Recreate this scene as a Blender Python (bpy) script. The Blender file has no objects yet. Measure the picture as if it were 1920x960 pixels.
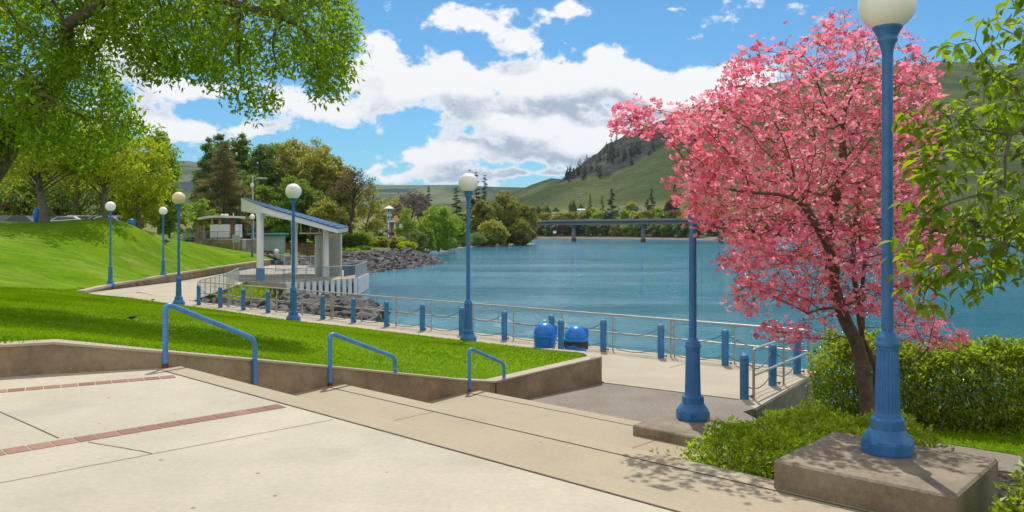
import bpy, bmesh, math, random
import numpy as np
from mathutils import Vector, Matrix
from mathutils.geometry import delaunay_2d_cdt

random.seed(7); RNG = np.random.default_rng(7)
R = math.radians
sc = bpy.context.scene
C = sc.collection
CAMZ, F, HY, CX = 3.38, 1500.0, 431.0, 960.0
SUN_EL, SUN_AZ = 59.0, 3.0        # azimuth from +Y towards +X

# ------------------------------------------------------------------ camera
cd = bpy.data.cameras.new('camera'); cam = bpy.data.objects.new('camera', cd); C.objects.link(cam)
cam.location = (0, 0, CAMZ); cam.rotation_euler = (R(90), 0, 0)
cd.sensor_width = 36; cd.lens = 36*F/1920; cd.shift_y = -(480-HY)/1920
cd.clip_start = 0.05; cd.clip_end = 20000
sc.camera = cam
sc.render.resolution_x, sc.render.resolution_y = 1024, 512
sc.view_settings.view_transform = 'Standard'; sc.view_settings.look = 'None'
sc.view_settings.exposure = 0.06; sc.view_settings.gamma = 1.0
sc.cycles.max_bounces = 8; sc.cycles.diffuse_bounces = 3; sc.cycles.glossy_bounces = 3
sc.cycles.transmission_bounces = 4; sc.cycles.transparent_max_bounces = 6; sc.cycles.volume_bounces = 0
sc.cycles.sample_clamp_indirect = 6

# ------------------------------------------------------------------ node helpers
class NT:
    def __init__(s, tree): s.t = tree
    def n(s, kind, **kw):
        nd = s.t.nodes.new(kind)
        for k, v in kw.items():
            if k.startswith('i_'):
                k = k[2:]; k = int(k) if k.isdigit() else k.replace('_', ' ')
                nd.inputs[k].default_value = v
            else: setattr(nd, k, v)
        return nd
    def l(s, a, b): s.t.links.new(a, b)
    def math(s, op, a, b=None, clamp=False):
        nd = s.t.nodes.new('ShaderNodeMath'); nd.operation = op; nd.use_clamp = clamp
        for i, v in enumerate((a, b)):
            if v is None: continue
            if hasattr(v, 'is_output'): s.l(v, nd.inputs[i])
            else: nd.inputs[i].default_value = v
        return nd.outputs[0]
    def vmath(s, op, a, b=None):
        nd = s.t.nodes.new('ShaderNodeVectorMath'); nd.operation = op
        for i, v in enumerate((a, b)):
            if v is None: continue
            if hasattr(v, 'is_output'): s.l(v, nd.inputs[i])
            else: nd.inputs[i].default_value = v
        return nd.outputs['Value' if op in ('DOT_PRODUCT', 'LENGTH') else 'Vector']
    def mix(s, f, a, b, blend='MIX'):
        nd = s.t.nodes.new('ShaderNodeMix'); nd.data_type = 'RGBA'; nd.blend_type = blend
        for i, v in ((0, f), (6, a), (7, b)):
            if hasattr(v, 'is_output'): s.l(v, nd.inputs[i])
            else: nd.inputs[i].default_value = v if i == 0 else (*v[:3], 1)
        return nd.outputs[2]
    def ramp(s, f, lo, hi, a=0.0, b=1.0, smooth=True):
        nd = s.t.nodes.new('ShaderNodeMapRange'); nd.interpolation_type = 'SMOOTHSTEP' if smooth else 'LINEAR'
        s.l(f, nd.inputs[0])
        for i, v in ((1, lo), (2, hi), (3, a), (4, b)): nd.inputs[i].default_value = v
        return nd.outputs[0]

# ------------------------------------------------------------------ world: sky and clouds
w = bpy.data.worlds.new('World'); sc.world = w; w.use_nodes = True
T = NT(w.node_tree); w.node_tree.nodes.clear()
CLOUDS = [(860,28,110,30,.85),(1060,10,60,13,.7),(965,66,50,24,.7),(720,95,36,30,.6),(740,165,95,48,.85),
 (890,160,110,52,.95),(1060,150,105,60,1.0),(1170,160,85,50,.95),(1250,205,70,36,.85),(1335,160,46,40,.9),(1400,190,80,56,.9),
 (610,205,85,32,.75),(550,178,60,30,.6),(390,175,65,15,.7),(835,284,120,26,.95),(1030,275,130,44,1.05),(1120,285,95,40,1.0),(940,225,120,22,.85),
 (760,322,130,14,.7),(1000,332,200,9,.85),(290,225,52,38,.95),(360,245,55,20,.85),(480,246,45,12,.8),(235,90,85,62,.95),(320,155,55,24,.6),
 (1240,20,34,7,.5),(1300,85,40,10,.42),(1500,30,30,14,.5),(120,210,80,50,.7)]
def cloud_group():
    g = bpy.data.node_groups.new('cloud_density', 'ShaderNodeTree')
    g.interface.new_socket('Dir', in_out='INPUT', socket_type='NodeSocketVector')
    g.interface.new_socket('Density', in_out='OUTPUT', socket_type='NodeSocketFloat'); g.interface.new_socket('Base', in_out='OUTPUT', socket_type='NodeSocketFloat')
    G = NT(g); gi = G.n('NodeGroupInput'); go = G.n('NodeGroupOutput'); d = gi.outputs[0]
    wob = G.n('ShaderNodeTexNoise', i_Scale=6.0, i_Detail=2.0); G.l(d, wob.inputs['Vector'])
    dw = G.vmath('ADD', d, G.vmath('MULTIPLY', G.vmath('SUBTRACT', wob.outputs['Color'], (.5,.5,.5)), (.07,.07,.05)))
    tot = None
    for px, py, sx, sy, am in CLOUDS:
        c = Vector(((px-CX)/F, 1, (HY-py)/F)).normalized()
        q = G.vmath('MULTIPLY', G.vmath('SUBTRACT', dw, tuple(c)), (F/sx, F/sx, F/sy))
        e = G.math('MULTIPLY', G.math('POWER', 2.718, G.math('MULTIPLY', G.vmath('DOT_PRODUCT', q, q), -1.0)), am)
        tot = e if tot is None else G.math('ADD', tot, e)
    base = tot; tot = G.math('MINIMUM', tot, 1.2)
    # cloud cover outside the view, added and thickened as white fill light
    sep = G.n('ShaderNodeSeparateXYZ'); G.l(d, sep.inputs[0])
    back = G.ramp(sep.outputs[1], .62, -.1, 0, 1.0)
    tot = G.math('ADD', tot, back)
    s1 = G.vmath('MULTIPLY', d, (1, 1, 1.5))
    n1 = G.n('ShaderNodeTexNoise', i_Scale=10.0, i_Detail=10.0, i_Roughness=.58); G.l(s1, n1.inputs['Vector'])
    n2 = G.n('ShaderNodeTexNoise', i_Scale=34.0, i_Detail=6.0, i_Roughness=.6); G.l(s1, n2.inputs['Vector'])
    nn = G.math('ADD', G.math('MULTIPLY', G.math('SUBTRACT', n1.outputs[0], .5), 2.9), G.math('MULTIPLY', G.math('SUBTRACT', n2.outputs[0], .5), 1.5))
    G.l(G.math('ADD', G.math('SUBTRACT', tot, .36), nn), go.inputs[0]); G.l(base, go.inputs[1])
    return g
tc = T.n('ShaderNodeTexCoord'); D = tc.outputs['Generated']
cg = cloud_group()
def dens(v):
    nd = T.n('ShaderNodeGroup', node_tree=cg); T.l(v, nd.inputs[0]); return nd.outputs[0], nd.outputs[1]
d0, b0_ = dens(D); d1, b1_ = dens(T.vmath('ADD', D, (.004, 0, .030)))
sky = T.n('ShaderNodeTexSky', sky_type='NISHITA', sun_disc=False, sun_elevation=R(SUN_EL), sun_rotation=R(SUN_AZ), air_density=1.0, dust_density=.4, ozone_density=2.0)
bg = T.n('ShaderNodeBackground', i_Strength=.15); T.l(T.mix(1.0, sky.outputs[0], (.31, .58, .73), 'MULTIPLY'), bg.inputs[0])
cov = T.ramp(d0, .0, .34)
under = T.ramp(T.math('ADD', T.math('SUBTRACT', b1_, T.math('MULTIPLY', b0_, .75)), T.math('MULTIPLY', T.math('SUBTRACT', d1, d0), .62)), -.25, .58)
shade = T.math('MULTIPLY', under, T.ramp(d0, .10, .70), clamp=True)
ccol = T.mix(shade, (.93, .94, .955), (.40, .49, .61))
cb = T.n('ShaderNodeBackground', i_Strength=1.0); T.l(ccol, cb.inputs[0])
ms = T.n('ShaderNodeMixShader'); T.l(cov, ms.inputs[0]); T.l(bg.outputs[0], ms.inputs[1]); T.l(cb.outputs[0], ms.inputs[2])
wo = T.n('ShaderNodeOutputWorld'); T.l(ms.outputs[0], wo.inputs[0])

sd = Vector((math.sin(R(SUN_AZ))*math.cos(R(SUN_EL)), math.cos(R(SUN_AZ))*math.cos(R(SUN_EL)), math.sin(R(SUN_EL))))
sl = bpy.data.lights.new('sun', 'SUN'); sl.energy = 3.9; sl.angle = R(.53); sl.color = (1, .955, .88)
so = bpy.data.objects.new('sun', sl); C.objects.link(so); so.rotation_euler = sd.to_track_quat('Z', 'Y').to_euler(); so.location = (0, 0, 60)

# ------------------------------------------------------------------ general helpers
def P(px, py, z=0.0):
    d = F*(CAMZ-z)/(py-HY); return np.array([(px-CX)/F*d, d, z])
def PD(px, py, d): return np.array([(px-CX)/F*d, d, CAMZ+(HY-py)/F*d])
def tag(o, label, cat, group=None):
    o['label'] = label; o['category'] = cat
    if group: o['group'] = group
    return o
def empty(name, loc=(0, 0, 0), rz=0.0):
    o = bpy.data.objects.new(name, None); C.objects.link(o); o.location = tuple(loc); o.rotation_euler = (0, 0, rz); o.empty_display_size = .2
    return o
def copy_tree(o, parent=None):
    c = o.copy(); C.objects.link(c)
    if parent: c.parent = parent
    for ch in list(o.children): copy_tree(ch, c)
    return c
ORD = ['first','second','third','fourth','fifth','sixth','seventh','eighth','ninth','tenth','eleventh','twelfth','thirteenth','fourteenth','fifteenth','sixteenth','seventeenth','eighteenth','nineteenth','twentieth']

class MB:
    def __init__(s): s.v = []; s.f = []; s.sm = []
    def add(s, vs, fs, smooth=False):
        o = len(s.v); s.v += [tuple(map(float, v)) for v in vs]
        s.f += [tuple(i+o for i in f) for f in fs]; s.sm += [smooth]*len(fs)
    def box(s, c, size, rz=0.0, bev=0.0):
        x, y, z = (k/2 for k in size); ca, sa = math.cos(rz), math.sin(rz)
        b = min(bev, x*.9, y*.9, z*.9)
        if b <= 0:
            pts = [(i*x, j*y, k*z) for k in (-1, 1) for i, j in ((-1,-1),(1,-1),(1,1),(-1,1))]
            fs = [(3,2,1,0),(4,5,6,7),(0,1,5,4),(1,2,6,5),(2,3,7,6),(3,0,4,7)]
        else:
            pts = []; fs = []
            for zz, in_ in ((-z, b), (-z+b, 0), (z-b, 0), (z, b)):
                pts += [(-x+b,-y+in_,zz),(x-b,-y+in_,zz),(x-in_,-y+b,zz),(x-in_,y-b,zz),(x-b,y-in_,zz),(-x+b,y-in_,zz),(-x+in_,y-b,zz),(-x+in_,-y+b,zz)]
            for k in range(3):
                for i in range(8): fs.append((k*8+i, k*8+(i+1) % 8, k*8+8+(i+1) % 8, k*8+8+i))
            fs += [tuple(range(7, -1, -1)), tuple(range(24, 32))]
        s.add([(c[0]+px*ca-py*sa, c[1]+px*sa+py*ca, c[2]+pz) for px, py, pz in pts], fs)
    def prism(s, poly, z0, z1):
        n = len(poly); A = sum(poly[i][0]*poly[(i+1) % n][1]-poly[(i+1) % n][0]*poly[i][1] for i in range(n))
        if A < 0: poly = poly[::-1]
        zz0 = z0 if hasattr(z0, '__len__') else [z0]*n; zz1 = z1 if hasattr(z1, '__len__') else [z1]*n
        if A < 0:
            if hasattr(z0, '__len__'): zz0 = zz0[::-1]
            if hasattr(z1, '__len__'): zz1 = zz1[::-1]
        vs = [(p[0], p[1], zz0[i]) for i, p in enumerate(poly)]+[(p[0], p[1], zz1[i]) for i, p in enumerate(poly)]
        s.add(vs, [tuple(range(n-1, -1, -1)), tuple(range(n, 2*n))]+[(i, (i+1) % n, n+(i+1) % n, n+i) for i in range(n)])
    def lathe(s, prof, n=24, c=(0, 0, 0), flute=None, smooth=True, phase=0.0):
        vs = []; fs = []
        for k, (r, z) in enumerate(prof):
            for i in range(n):
                a = 2*math.pi*i/n+phase; rr = r
                if flute and flute[0] <= z <= flute[1]: rr = r*(1-flute[2]*(i % 2))
                vs.append((c[0]+rr*math.cos(a), c[1]+rr*math.sin(a), c[2]+z))
        for k in range(len(prof)-1):
            for i in range(n): fs.append((k*n+i, k*n+(i+1) % n, k*n+n+(i+1) % n, k*n+n+i))
        s.add(vs, fs, smooth)
        s.add(vs[:n][::-1], [tuple(range(n))]); s.add(vs[-n:], [tuple(range(n))])
    def tube(s, pts, r, n=8, smooth=True, caps=True):
        pts = [Vector(p) for p in pts]; rs = r if hasattr(r, '__len__') else [r]*len(pts)
        vs = []; fs = []; up = None
        for k, p in enumerate(pts):
            t = (pts[min(k+1, len(pts)-1)]-pts[max(k-1, 0)]); t.normalize()
            if up is None: up = t.orthogonal()
            a = (up - t*up.dot(t)); a = a.normalized() if a.length > 1e-6 else t.orthogonal().normalized(); up = a; b = t.cross(a)
            for i in range(n):
                g = 2*math.pi*i/n; vs.append(p+(a*math.cos(g)+b*math.sin(g))*rs[k])
        for k in range(len(pts)-1):
            for i in range(n): fs.append((k*n+i, k*n+(i+1) % n, k*n+n+(i+1) % n, k*n+n+i))
        s.add(vs, fs, smooth)
        if caps: s.add(vs[:n][::-1], [tuple(range(n))]); s.add(vs[-n:], [tuple(range(n))])
    def build(s, name, mat, parent=None, loc=None):
        me = bpy.data.meshes.new(name); me.from_pydata(s.v, [], s.f); me.update()
        me.polygons.foreach_set('use_smooth', s.sm)
        me.materials.append(mat)
        o = bpy.data.objects.new(name, me); C.objects.link(o)
        if parent: o.parent = parent
        if loc is not None: o.location = tuple(loc)
        return o

def np_mesh(name, V, Fq, mat, parent=None, var=None, smooth=False, attrs=None):
    """V (n,3), Fq (m,k) int array: fast mesh; var = per-vertex float attribute 'var'"""
    me = bpy.data.meshes.new(name); m, k = Fq.shape
    me.vertices.add(len(V)); me.vertices.foreach_set('co', np.asarray(V, np.float32).ravel())
    me.loops.add(m*k); me.loops.foreach_set('vertex_index', np.asarray(Fq, np.int32).ravel())
    me.polygons.add(m); me.polygons.foreach_set('loop_start', np.arange(0, m*k, k, dtype=np.int32))
    me.update(calc_edges=True)
    me.polygons.foreach_set('use_smooth', np.full(m, smooth))
    for nm, arr in ([('var', var)] if var is not None else [])+list((attrs or {}).items()):
        a = me.attributes.new(nm, 'FLOAT', 'POINT'); a.data.foreach_set('value', np.asarray(arr, np.float32))
    me.materials.append(mat)
    o = bpy.data.objects.new(name, me); C.objects.link(o)
    if parent: o.parent = parent
    return o

def unit(n):
    v = RNG.normal(size=(n, 3)); return v/np.linalg.norm(v, axis=1, keepdims=True)

def leaf_mesh(name, pos, L, W, mat, parent=None, axis=None, fold=.25, jit=.35, nrm=None):
    """one folded diamond leaf per position"""
    n = len(pos); L = np.broadcast_to(np.asarray(L, float), n)*(1+jit*(RNG.random(n)-.5)*2); W = np.broadcast_to(np.asarray(W, float), n)*(1+jit*(RNG.random(n)-.5)*2)
    a = unit(n) if axis is None else axis/np.linalg.norm(axis, axis=1, keepdims=True)
    b = unit(n) if nrm is None else nrm
    s = np.cross(a, b); s /= np.linalg.norm(s, axis=1, keepdims=True)+1e-9; up = np.cross(s, a)
    p0 = pos; p2 = pos+a*L[:, None]
    mid = pos+a*(L*.45)[:, None]
    p1 = mid+s*(W*.5)[:, None]+up*(W*fold)[:, None]; p3 = mid-s*(W*.5)[:, None]+up*(W*fold)[:, None]
    V = np.stack([p0, p1, p2, p3], 1).reshape(-1, 3); i = np.arange(n)[:, None]*4
    Fq = np.concatenate([i+np.array([[0, 1, 2]]), i+np.array([[0, 2, 3]])], 0)
    return np_mesh(name, V, Fq, mat, parent, np.repeat(RNG.random(n), 4))

def in_poly(pts, poly):
    pts = np.asarray(pts); poly = np.asarray(poly, float); x, y = pts[:, 0], pts[:, 1]; c = np.zeros(len(pts), bool)
    for i in range(len(poly)):
        x0, y0 = poly[i]; x1, y1 = poly[i-1]
        if y0 == y1: continue
        c ^= ((y0 > y) != (y1 > y)) & (x < (x1-x0)*(y-y0)/(y1-y0)+x0)
    return c
def poly_dist(pts, poly, closed=True):
    pts = np.asarray(pts, float)[:, :2]; poly = np.asarray(poly, float); d = np.full(len(pts), 1e9)
    for i in range(len(poly) if closed else len(poly)-1):
        a = poly[i]; b = poly[(i+1) % len(poly)]; ab = b-a
        t = np.clip(((pts-a)@ab)/(ab@ab+1e-12), 0, 1); d = np.minimum(d, np.linalg.norm(pts-a-t[:, None]*ab, axis=1))
    return d

# value noise for geometry
_tab = RNG.random((64, 64))
def vnoise(x, y):
    xi = np.floor(x).astype(int); yi = np.floor(y).astype(int); fx = x-xi; fy = y-yi; fx = fx*fx*(3-2*fx); fy = fy*fy*(3-2*fy)
    g = lambda i, j: _tab[i & 63, j & 63]
    return (g(xi, yi)*(1-fx)+g(xi+1, yi)*fx)*(1-fy)+(g(xi, yi+1)*(1-fx)+g(xi+1, yi+1)*fx)*fy
def fbm(x, y, o=4): return sum(vnoise(x*2**k+17*k, y*2**k+9*k)*.5**k for k in range(o))/sum(.5**k for k in range(o))

# ------------------------------------------------------------------ materials
def mat(name, col, rough=.7, var=.12, scale=4.0, bump=.0, bscale=30.0, metal=0.0, stain=None, stain_amt=.5, sscale=1.2, spec=.5, coord='Object', fine=0.0, fscale=60.0, speck=0, chips=0):
    m = bpy.data.materials.new(name); m.use_nodes = True; N = NT(m.node_tree); b = m.node_tree.nodes['Principled BSDF']
    if coord == 'World': co = N.n('ShaderNodeNewGeometry').outputs['Position']
    else: co = N.n('ShaderNodeTexCoord').outputs['Object']
    n1 = N.n('ShaderNodeTexNoise', i_Scale=scale, i_Detail=6.0, i_Roughness=.6); N.l(co, n1.inputs['Vector'])
    c = N.mix(N.ramp(n1.outputs[0], .3, .7), tuple(k*(1-var) for k in col), tuple(min(1, k*(1+var)) for k in col))
    if stain:
        n2 = N.n('ShaderNodeTexNoise', i_Scale=sscale, i_Detail=8.0, i_Roughness=.65); N.l(co, n2.inputs['Vector'])
        c = N.mix(N.math('MULTIPLY', N.ramp(n2.outputs[0], .48, .72), stain_amt), c, stain)
    if fine:
        n3 = N.n('ShaderNodeTexNoise', i_Scale=fscale, i_Detail=3.0); N.l(co, n3.inputs['Vector'])
        c = N.mix(1.0, c, N.mix(n3.outputs[0], (1-fine,)*3, (1+fine,)*3), 'MULTIPLY')
    if chips:
        n5 = N.n('ShaderNodeTexNoise', i_Scale=11.0, i_Detail=8.0, i_Roughness=.7); N.l(co, n5.inputs['Vector'])
        c = N.mix(N.math('MULTIPLY', N.ramp(n5.outputs[0], .63, .69), chips), c, (.10, .05, .035))
        c = N.mix(N.ramp(n5.outputs[0], .40, .30, 0, .35), c, tuple(min(1, k*1.35+.05) for k in col))
    if speck:
        vo_ = N.n('ShaderNodeTexVoronoi', i_Scale=2.6); N.l(co, vo_.inputs['Vector'])
        c = N.mix(N.math('MULTIPLY', N.ramp(vo_.outputs['Distance'], .055, .03), .75), c, (.09, .07, .05))
        n4 = N.n('ShaderNodeTexNoise', i_Scale=.9, i_Detail=10.0, i_Roughness=.75, i_Distortion=1.2); N.l(co, n4.inputs['Vector'])
        c = N.mix(N.ramp(n4.outputs[0], .5, .8, 0, .5), c, tuple(k*.72 for k in col))
    N.l(c, b.inputs['Base Color']); b.inputs['Roughness'].default_value = rough; b.inputs['Metallic'].default_value = metal
    b.inputs['Specular IOR Level'].default_value = spec
    if bump:
        nb = N.n('ShaderNodeTexNoise', i_Scale=bscale, i_Detail=5.0); N.l(co, nb.inputs['Vector'])
        bp = N.n('ShaderNodeBump', i_Strength=bump, i_Distance=.02); N.l(nb.outputs[0], bp.inputs['Height']); N.l(bp.outputs[0], b.inputs['Normal'])
    return m
def leafmat(name, ca, cb, trans=.45, tcol=None, rough=.45, spec=.4):
    m = bpy.data.materials.new(name); m.use_nodes = True; N = NT(m.node_tree); t = m.node_tree
    b = t.nodes['Principled BSDF']; out = t.nodes['Material Output']
    at = N.n('ShaderNodeAttribute', attribute_name='var')
    c = N.mix(at.outputs['Fac'], ca, cb)
    N.l(c, b.inputs['Base Color']); b.inputs['Roughness'].default_value = rough; b.inputs['Specular IOR Level'].default_value = spec
    tr = N.n('ShaderNodeBsdfTranslucent')
    k = tcol or (1.6, 1.7, .8)
    N.l(N.mix(1.0, c, k, 'MULTIPLY'), tr.inputs[0])
    mx = N.n('ShaderNodeMixShader', i_0=trans); N.l(b.outputs[0], mx.inputs[1]); N.l(tr.outputs[0], mx.inputs[2]); N.l(mx.outputs[0], out.inputs[0])
    return m
M = {}
M['plaza'] = mat('plaza_concrete', (.44, .39, .285), .85, .08, .8, .12, 60, stain=(.33, .30, .235), stain_amt=.6, sscale=.6, coord='World', fine=.16, fscale=24, speck=1)
M['step'] = mat('step_concrete', (.37, .305, .20), .85, .08, .9, .15, 50, stain=(.30, .25, .17), stain_amt=.5, sscale=.9, coord='World', fine=.16, fscale=22, speck=1)
M['walk'] = mat('promenade_concrete', (.40, .335, .235), .85, .08, .6, .12, 40, stain=(.34, .30, .22), stain_amt=.5, sscale=.5, coord='World', fine=.14, fscale=16)
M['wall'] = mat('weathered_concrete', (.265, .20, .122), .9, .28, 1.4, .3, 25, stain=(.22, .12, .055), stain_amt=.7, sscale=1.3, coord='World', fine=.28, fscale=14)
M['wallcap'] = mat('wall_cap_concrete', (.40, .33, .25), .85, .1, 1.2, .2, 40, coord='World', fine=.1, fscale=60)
M['block'] = mat('block_concrete', (.235, .188, .128), .9, .25, 2.0, .4, 35, stain=(.17, .13, .09), stain_amt=.6, sscale=2.2, coord='World', fine=.3, fscale=26)
M['asphalt'] = mat('aggregate_asphalt', (.225, .19, .15), .95, .12, .8, .5, 60, coord='World', fine=.55, fscale=26)
M['path'] = mat('park_path', (.22, .21, .21), .9, .1, .5, coord='World')
M['joint'] = mat('joint_dark', (.075, .06, .045), .95, .3, 4, coord='World')
M['blue'] = mat('blue_paint', (.028, .152, .375), .42, .12, 5, .05, 30, stain=(.07, .20, .38), stain_amt=.45, sscale=5, chips=.55)
M['rail_blue'] = mat('handrail_blue_paint', (.06, .225, .55), .38, .12, 6, .04, 40, stain=(.10, .09, .10), stain_amt=.28, sscale=9, chips=.8)
M['bollard'] = mat('bollard_blue_paint', (.028, .175, .38), .5, .14, 6, .06, 30, stain=(.10, .22, .38), stain_amt=.45, sscale=7, chips=.7)
M['globe'] = mat('globe_glass', (.88, .86, .80), .3, .03, 2)
M['globe_old'] = mat('yellowed_globe_glass', (.80, .64, .33), .35, .05, 2)
M['galv'] = mat('galvanised_pipe', (.46, .40, .33), .42, .12, 3, metal=.35, stain=(.35, .25, .16), stain_amt=.3, sscale=3)
M['greyrail'] = mat('grey_railing_metal', (.42, .45, .44), .5, .1, 3)
M['bluerail'] = mat('blue_railing_metal', (.10, .24, .38), .5, .1, 3)
M['chain'] = mat('chain_steel', (.13, .11, .09), .6, .2, 20, metal=.3)
M['bin'] = mat('bin_blue_plastic', (.010, .17, .60), .28, .08, 4)
M['bag'] = mat('bin_bag', (.022, .016, .013), .35, .3, 12, .4, 30)
M['rust'] = mat('rusty_steel', (.12, .05, .025), .9, .3, 20)
M['white'] = mat('white_paint', (.74, .74, .70), .55, .05, 2, stain=(.60, .58, .50), stain_amt=.35, sscale=1.5)
M['whiteplank'] = mat('white_plank_paint', (.66, .68, .67), .6, .08, 1.5, stain=(.5, .5, .45), stain_amt=.4, sscale=2)
M['roofblue'] = mat('blue_metal_roof', (.020, .085, .20), .9, .08, .5)
M['panel'] = mat('pale_green_panel', (.60, .64, .53), .6, .05, 1)
M['panelgrey'] = mat('grey_mesh_panel', (.32, .36, .34), .6, .05, 1)
M['wood'] = mat('brown_timber', (.16, .075, .04), .8, .2, 3)
M['woodlight'] = mat('golden_timber', (.42, .24, .07), .6, .15, 3)
M['teal'] = mat('teal_board', (.28, .40, .34), .7, .1, 1)
M['tealroof'] = mat('teal_roof', (.05, .19, .22), .5, .1, 1)
M['glass'] = mat('dark_glass', (.05, .06, .06), .08, .1, 1)
M['bark'] = mat('bark', (.14, .10, .075), .95, .35, 6, .8, 16)
M['barkd'] = mat('dark_bark', (.075, .052, .038), .95, .35, 6, .8, 16)
M['barkg'] = mat('grey_bark', (.13, .115, .095), .95, .3, 6, .5, 16)
M['twig'] = mat('dogwood_bark', (.11, .075, .055), .9, .3, 12, .6, 24)
M['soil'] = mat('soil', (.07, .05, .035), .95, .3, 5, .6, 20, coord='World')
M['rock'] = mat('riprap_rock', (.088, .080, .075), .9, .45, .8, .5, 6, stain=(.22, .19, .165), stain_amt=.6, sscale=.8, coord='World')
M['sand'] = mat('beach_sand', (.30, .24, .17), .95, .2, .3, coord='World', stain=(.17, .15, .12), stain_amt=.7, sscale=.2)
M['tarmac'] = mat('tarmac', (.06, .06, .062), .9, .15, .5, coord='World')
M['bridge'] = mat('bridge_concrete', (.21, .22, .24), .85, .1, .15, coord='World')
M['bridged'] = mat('bridge_parapet', (.085, .09, .105), .8, .1, .2, coord='World')
M['tyre'] = mat('tyre_rubber', (.02, .02, .02), .8, .1, 5)
M['feather'] = mat('goose_feather', (.14, .11, .085), .8, .35, 18)
M['black'] = mat('black_feather', (.02, .018, .016), .7, .3, 15)
M['roofgrey'] = mat('grey_shingle', (.10, .11, .135), .85, .15, 2)
M['hwall'] = mat('house_blue_wall', (.20, .27, .36), .8, .08, 1)
M['cream'] = mat('cream_wall', (.52, .49, .42), .8, .08, .5)
M['redroof'] = mat('red_roof', (.30, .10, .06), .8, .15, 2)
L_ = {}
L_['maple'] = leafmat('fresh_tree_leaf', (.11, .22, .009), (.27, .38, .014), .58, (2.0, 1.8, .7))
L_['yellow'] = leafmat('yellow_green_leaf', (.22, .30, .012), (.36, .42, .02), .58, (1.8, 1.6, .55))
L_['cherry'] = leafmat('cherry_leaf', (.075, .155, .010), (.21, .30, .014), .55, (2.2, 2.0, .5), .5, .35)
L_['hedge'] = leafmat('hedge_leaf', (.11, .18, .014), (.33, .41, .045), .5, (1.8, 1.7, .6), .42, .45)
L_['shrub'] = leafmat('shrub_leaf', (.17, .27, .016), (.38, .50, .035), .5, (1.7, 1.6, .5), .45)
L_['pink'] = leafmat('dogwood_bract', (.70, .10, .20), (.94, .50, .55), .54, (1.25, 1.1, 1.15), .6, .2)
L_['bronze'] = leafmat('dogwood_young_leaf', (.10, .14, .012), (.26, .16, .015), .45, (1.8, 1.6, .7))
L_['olive'] = leafmat('olive_leaf', (.235, .25, .05), (.36, .36, .085), .52, (1.6, 1.5, .8))
L_['green'] = leafmat('mid_green_leaf', (.11, .19, .022), (.19, .28, .035), .5, (1.7, 1.6, .8))
L_['dark'] = leafmat('dark_green_leaf', (.11, .17, .05), (.18, .25, .075), .5)
L_['spruce'] = leafmat('brownish_spruce_needle', (.15, .125, .06), (.23, .19, .085), .4)
L_['conifer'] = leafmat('conifer_needle', (.040, .064, .030), (.065, .098, .042), .3)
L_['bluegreen'] = leafmat('blue_spruce_needle', (.05, .10, .08), (.09, .15, .115), .3)
L_['brown'] = leafmat('budding_brown_twig', (.13, .085, .045), (.19, .14, .07), .3)
L_['purple'] = leafmat('purple_leaf', (.10, .04, .038), (.17, .075, .06), .45, (1.6, 1.0, 1.0))
L_['mauve'] = leafmat('mauve_budding_twig', (.12, .085, .09), (.17, .12, .12), .3)
L_['willow'] = leafmat('willow_leaf', (.18, .20, .032), (.27, .275, .045), .5, (1.5, 1.4, .7))
L_['lime'] = leafmat('lime_leaf', (.17, .26, .022), (.27, .36, .035), .5)
L_['grass'] = leafmat('grass_blade', (.135, .245, .006), (.25, .37, .012), .4, (1.5, 1.5, .5), .9, .0)
def ground_mat(name, a, b, scale, bumpd=.0, c=None, streak=None):
    m = bpy.data.materials.new(name); m.use_nodes = True; N = NT(m.node_tree); p = m.node_tree.nodes['Principled BSDF']
    g = N.n('ShaderNodeNewGeometry').outputs['Position']
    n1 = N.n('ShaderNodeTexNoise', i_Scale=scale, i_Detail=8.0, i_Roughness=.65); N.l(g, n1.inputs['Vector'])
    n2 = N.n('ShaderNodeTexNoise', i_Scale=scale*14, i_Detail=4.0, i_Roughness=.7); N.l(g, n2.inputs['Vector'])
    col = N.mix(N.ramp(N.math('ADD', N.math('MULTIPLY', n1.outputs[0], .6), N.math('MULTIPLY', n2.outputs[0], .4)), .36, .64), a, b)
    if c:
        n3 = N.n('ShaderNodeTexNoise', i_Scale=scale*.35, i_Detail=5.0); N.l(g, n3.inputs['Vector'])
        col = N.mix(N.ramp(n3.outputs[0], .5, .7, 0, .6), col, c)
    if streak:
        for ang, amt in ((.9, .75), (-.35, .55)):
            ca, sa = math.cos(ang), math.sin(ang); dx = N.vmath('DOT_PRODUCT', g, (ca, sa, 0)); dy = N.vmath('DOT_PRODUCT', g, (-sa, ca, 0))
            cm = N.n('ShaderNodeCombineXYZ'); N.l(N.math('MULTIPLY', dx, .16), cm.inputs[0]); N.l(N.math('MULTIPLY', dy, 1.7), cm.inputs[1])
            ns = N.n('ShaderNodeTexNoise', i_Scale=1.0, i_Detail=5.0, i_Roughness=.7); N.l(cm.outputs[0], ns.inputs['Vector'])
            nm = N.n('ShaderNodeTexNoise', i_Scale=.12, i_Detail=2.0); N.l(g, nm.inputs['Vector'])
            col = N.mix(N.math('MULTIPLY', N.math('MULTIPLY', N.ramp(ns.outputs[0], .5, .72), N.ramp(nm.outputs[0], .38, .6)), amt), col, streak)
            col = N.mix(N.math('MULTIPLY', N.ramp(ns.outputs[0], .46, .3), amt*.6), col, tuple(k*.8 for k in a))
    N.l(col, p.inputs['Base Color']); p.inputs['Roughness'].default_value = 1.0; p.inputs['Specular IOR Level'].default_value = .03
    if bumpd:
        bp = N.n('ShaderNodeBump', i_Strength=.7, i_Distance=bumpd); N.l(n2.outputs[0], bp.inputs['Height']); N.l(bp.outputs[0], p.inputs['Normal'])
    return m
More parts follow.
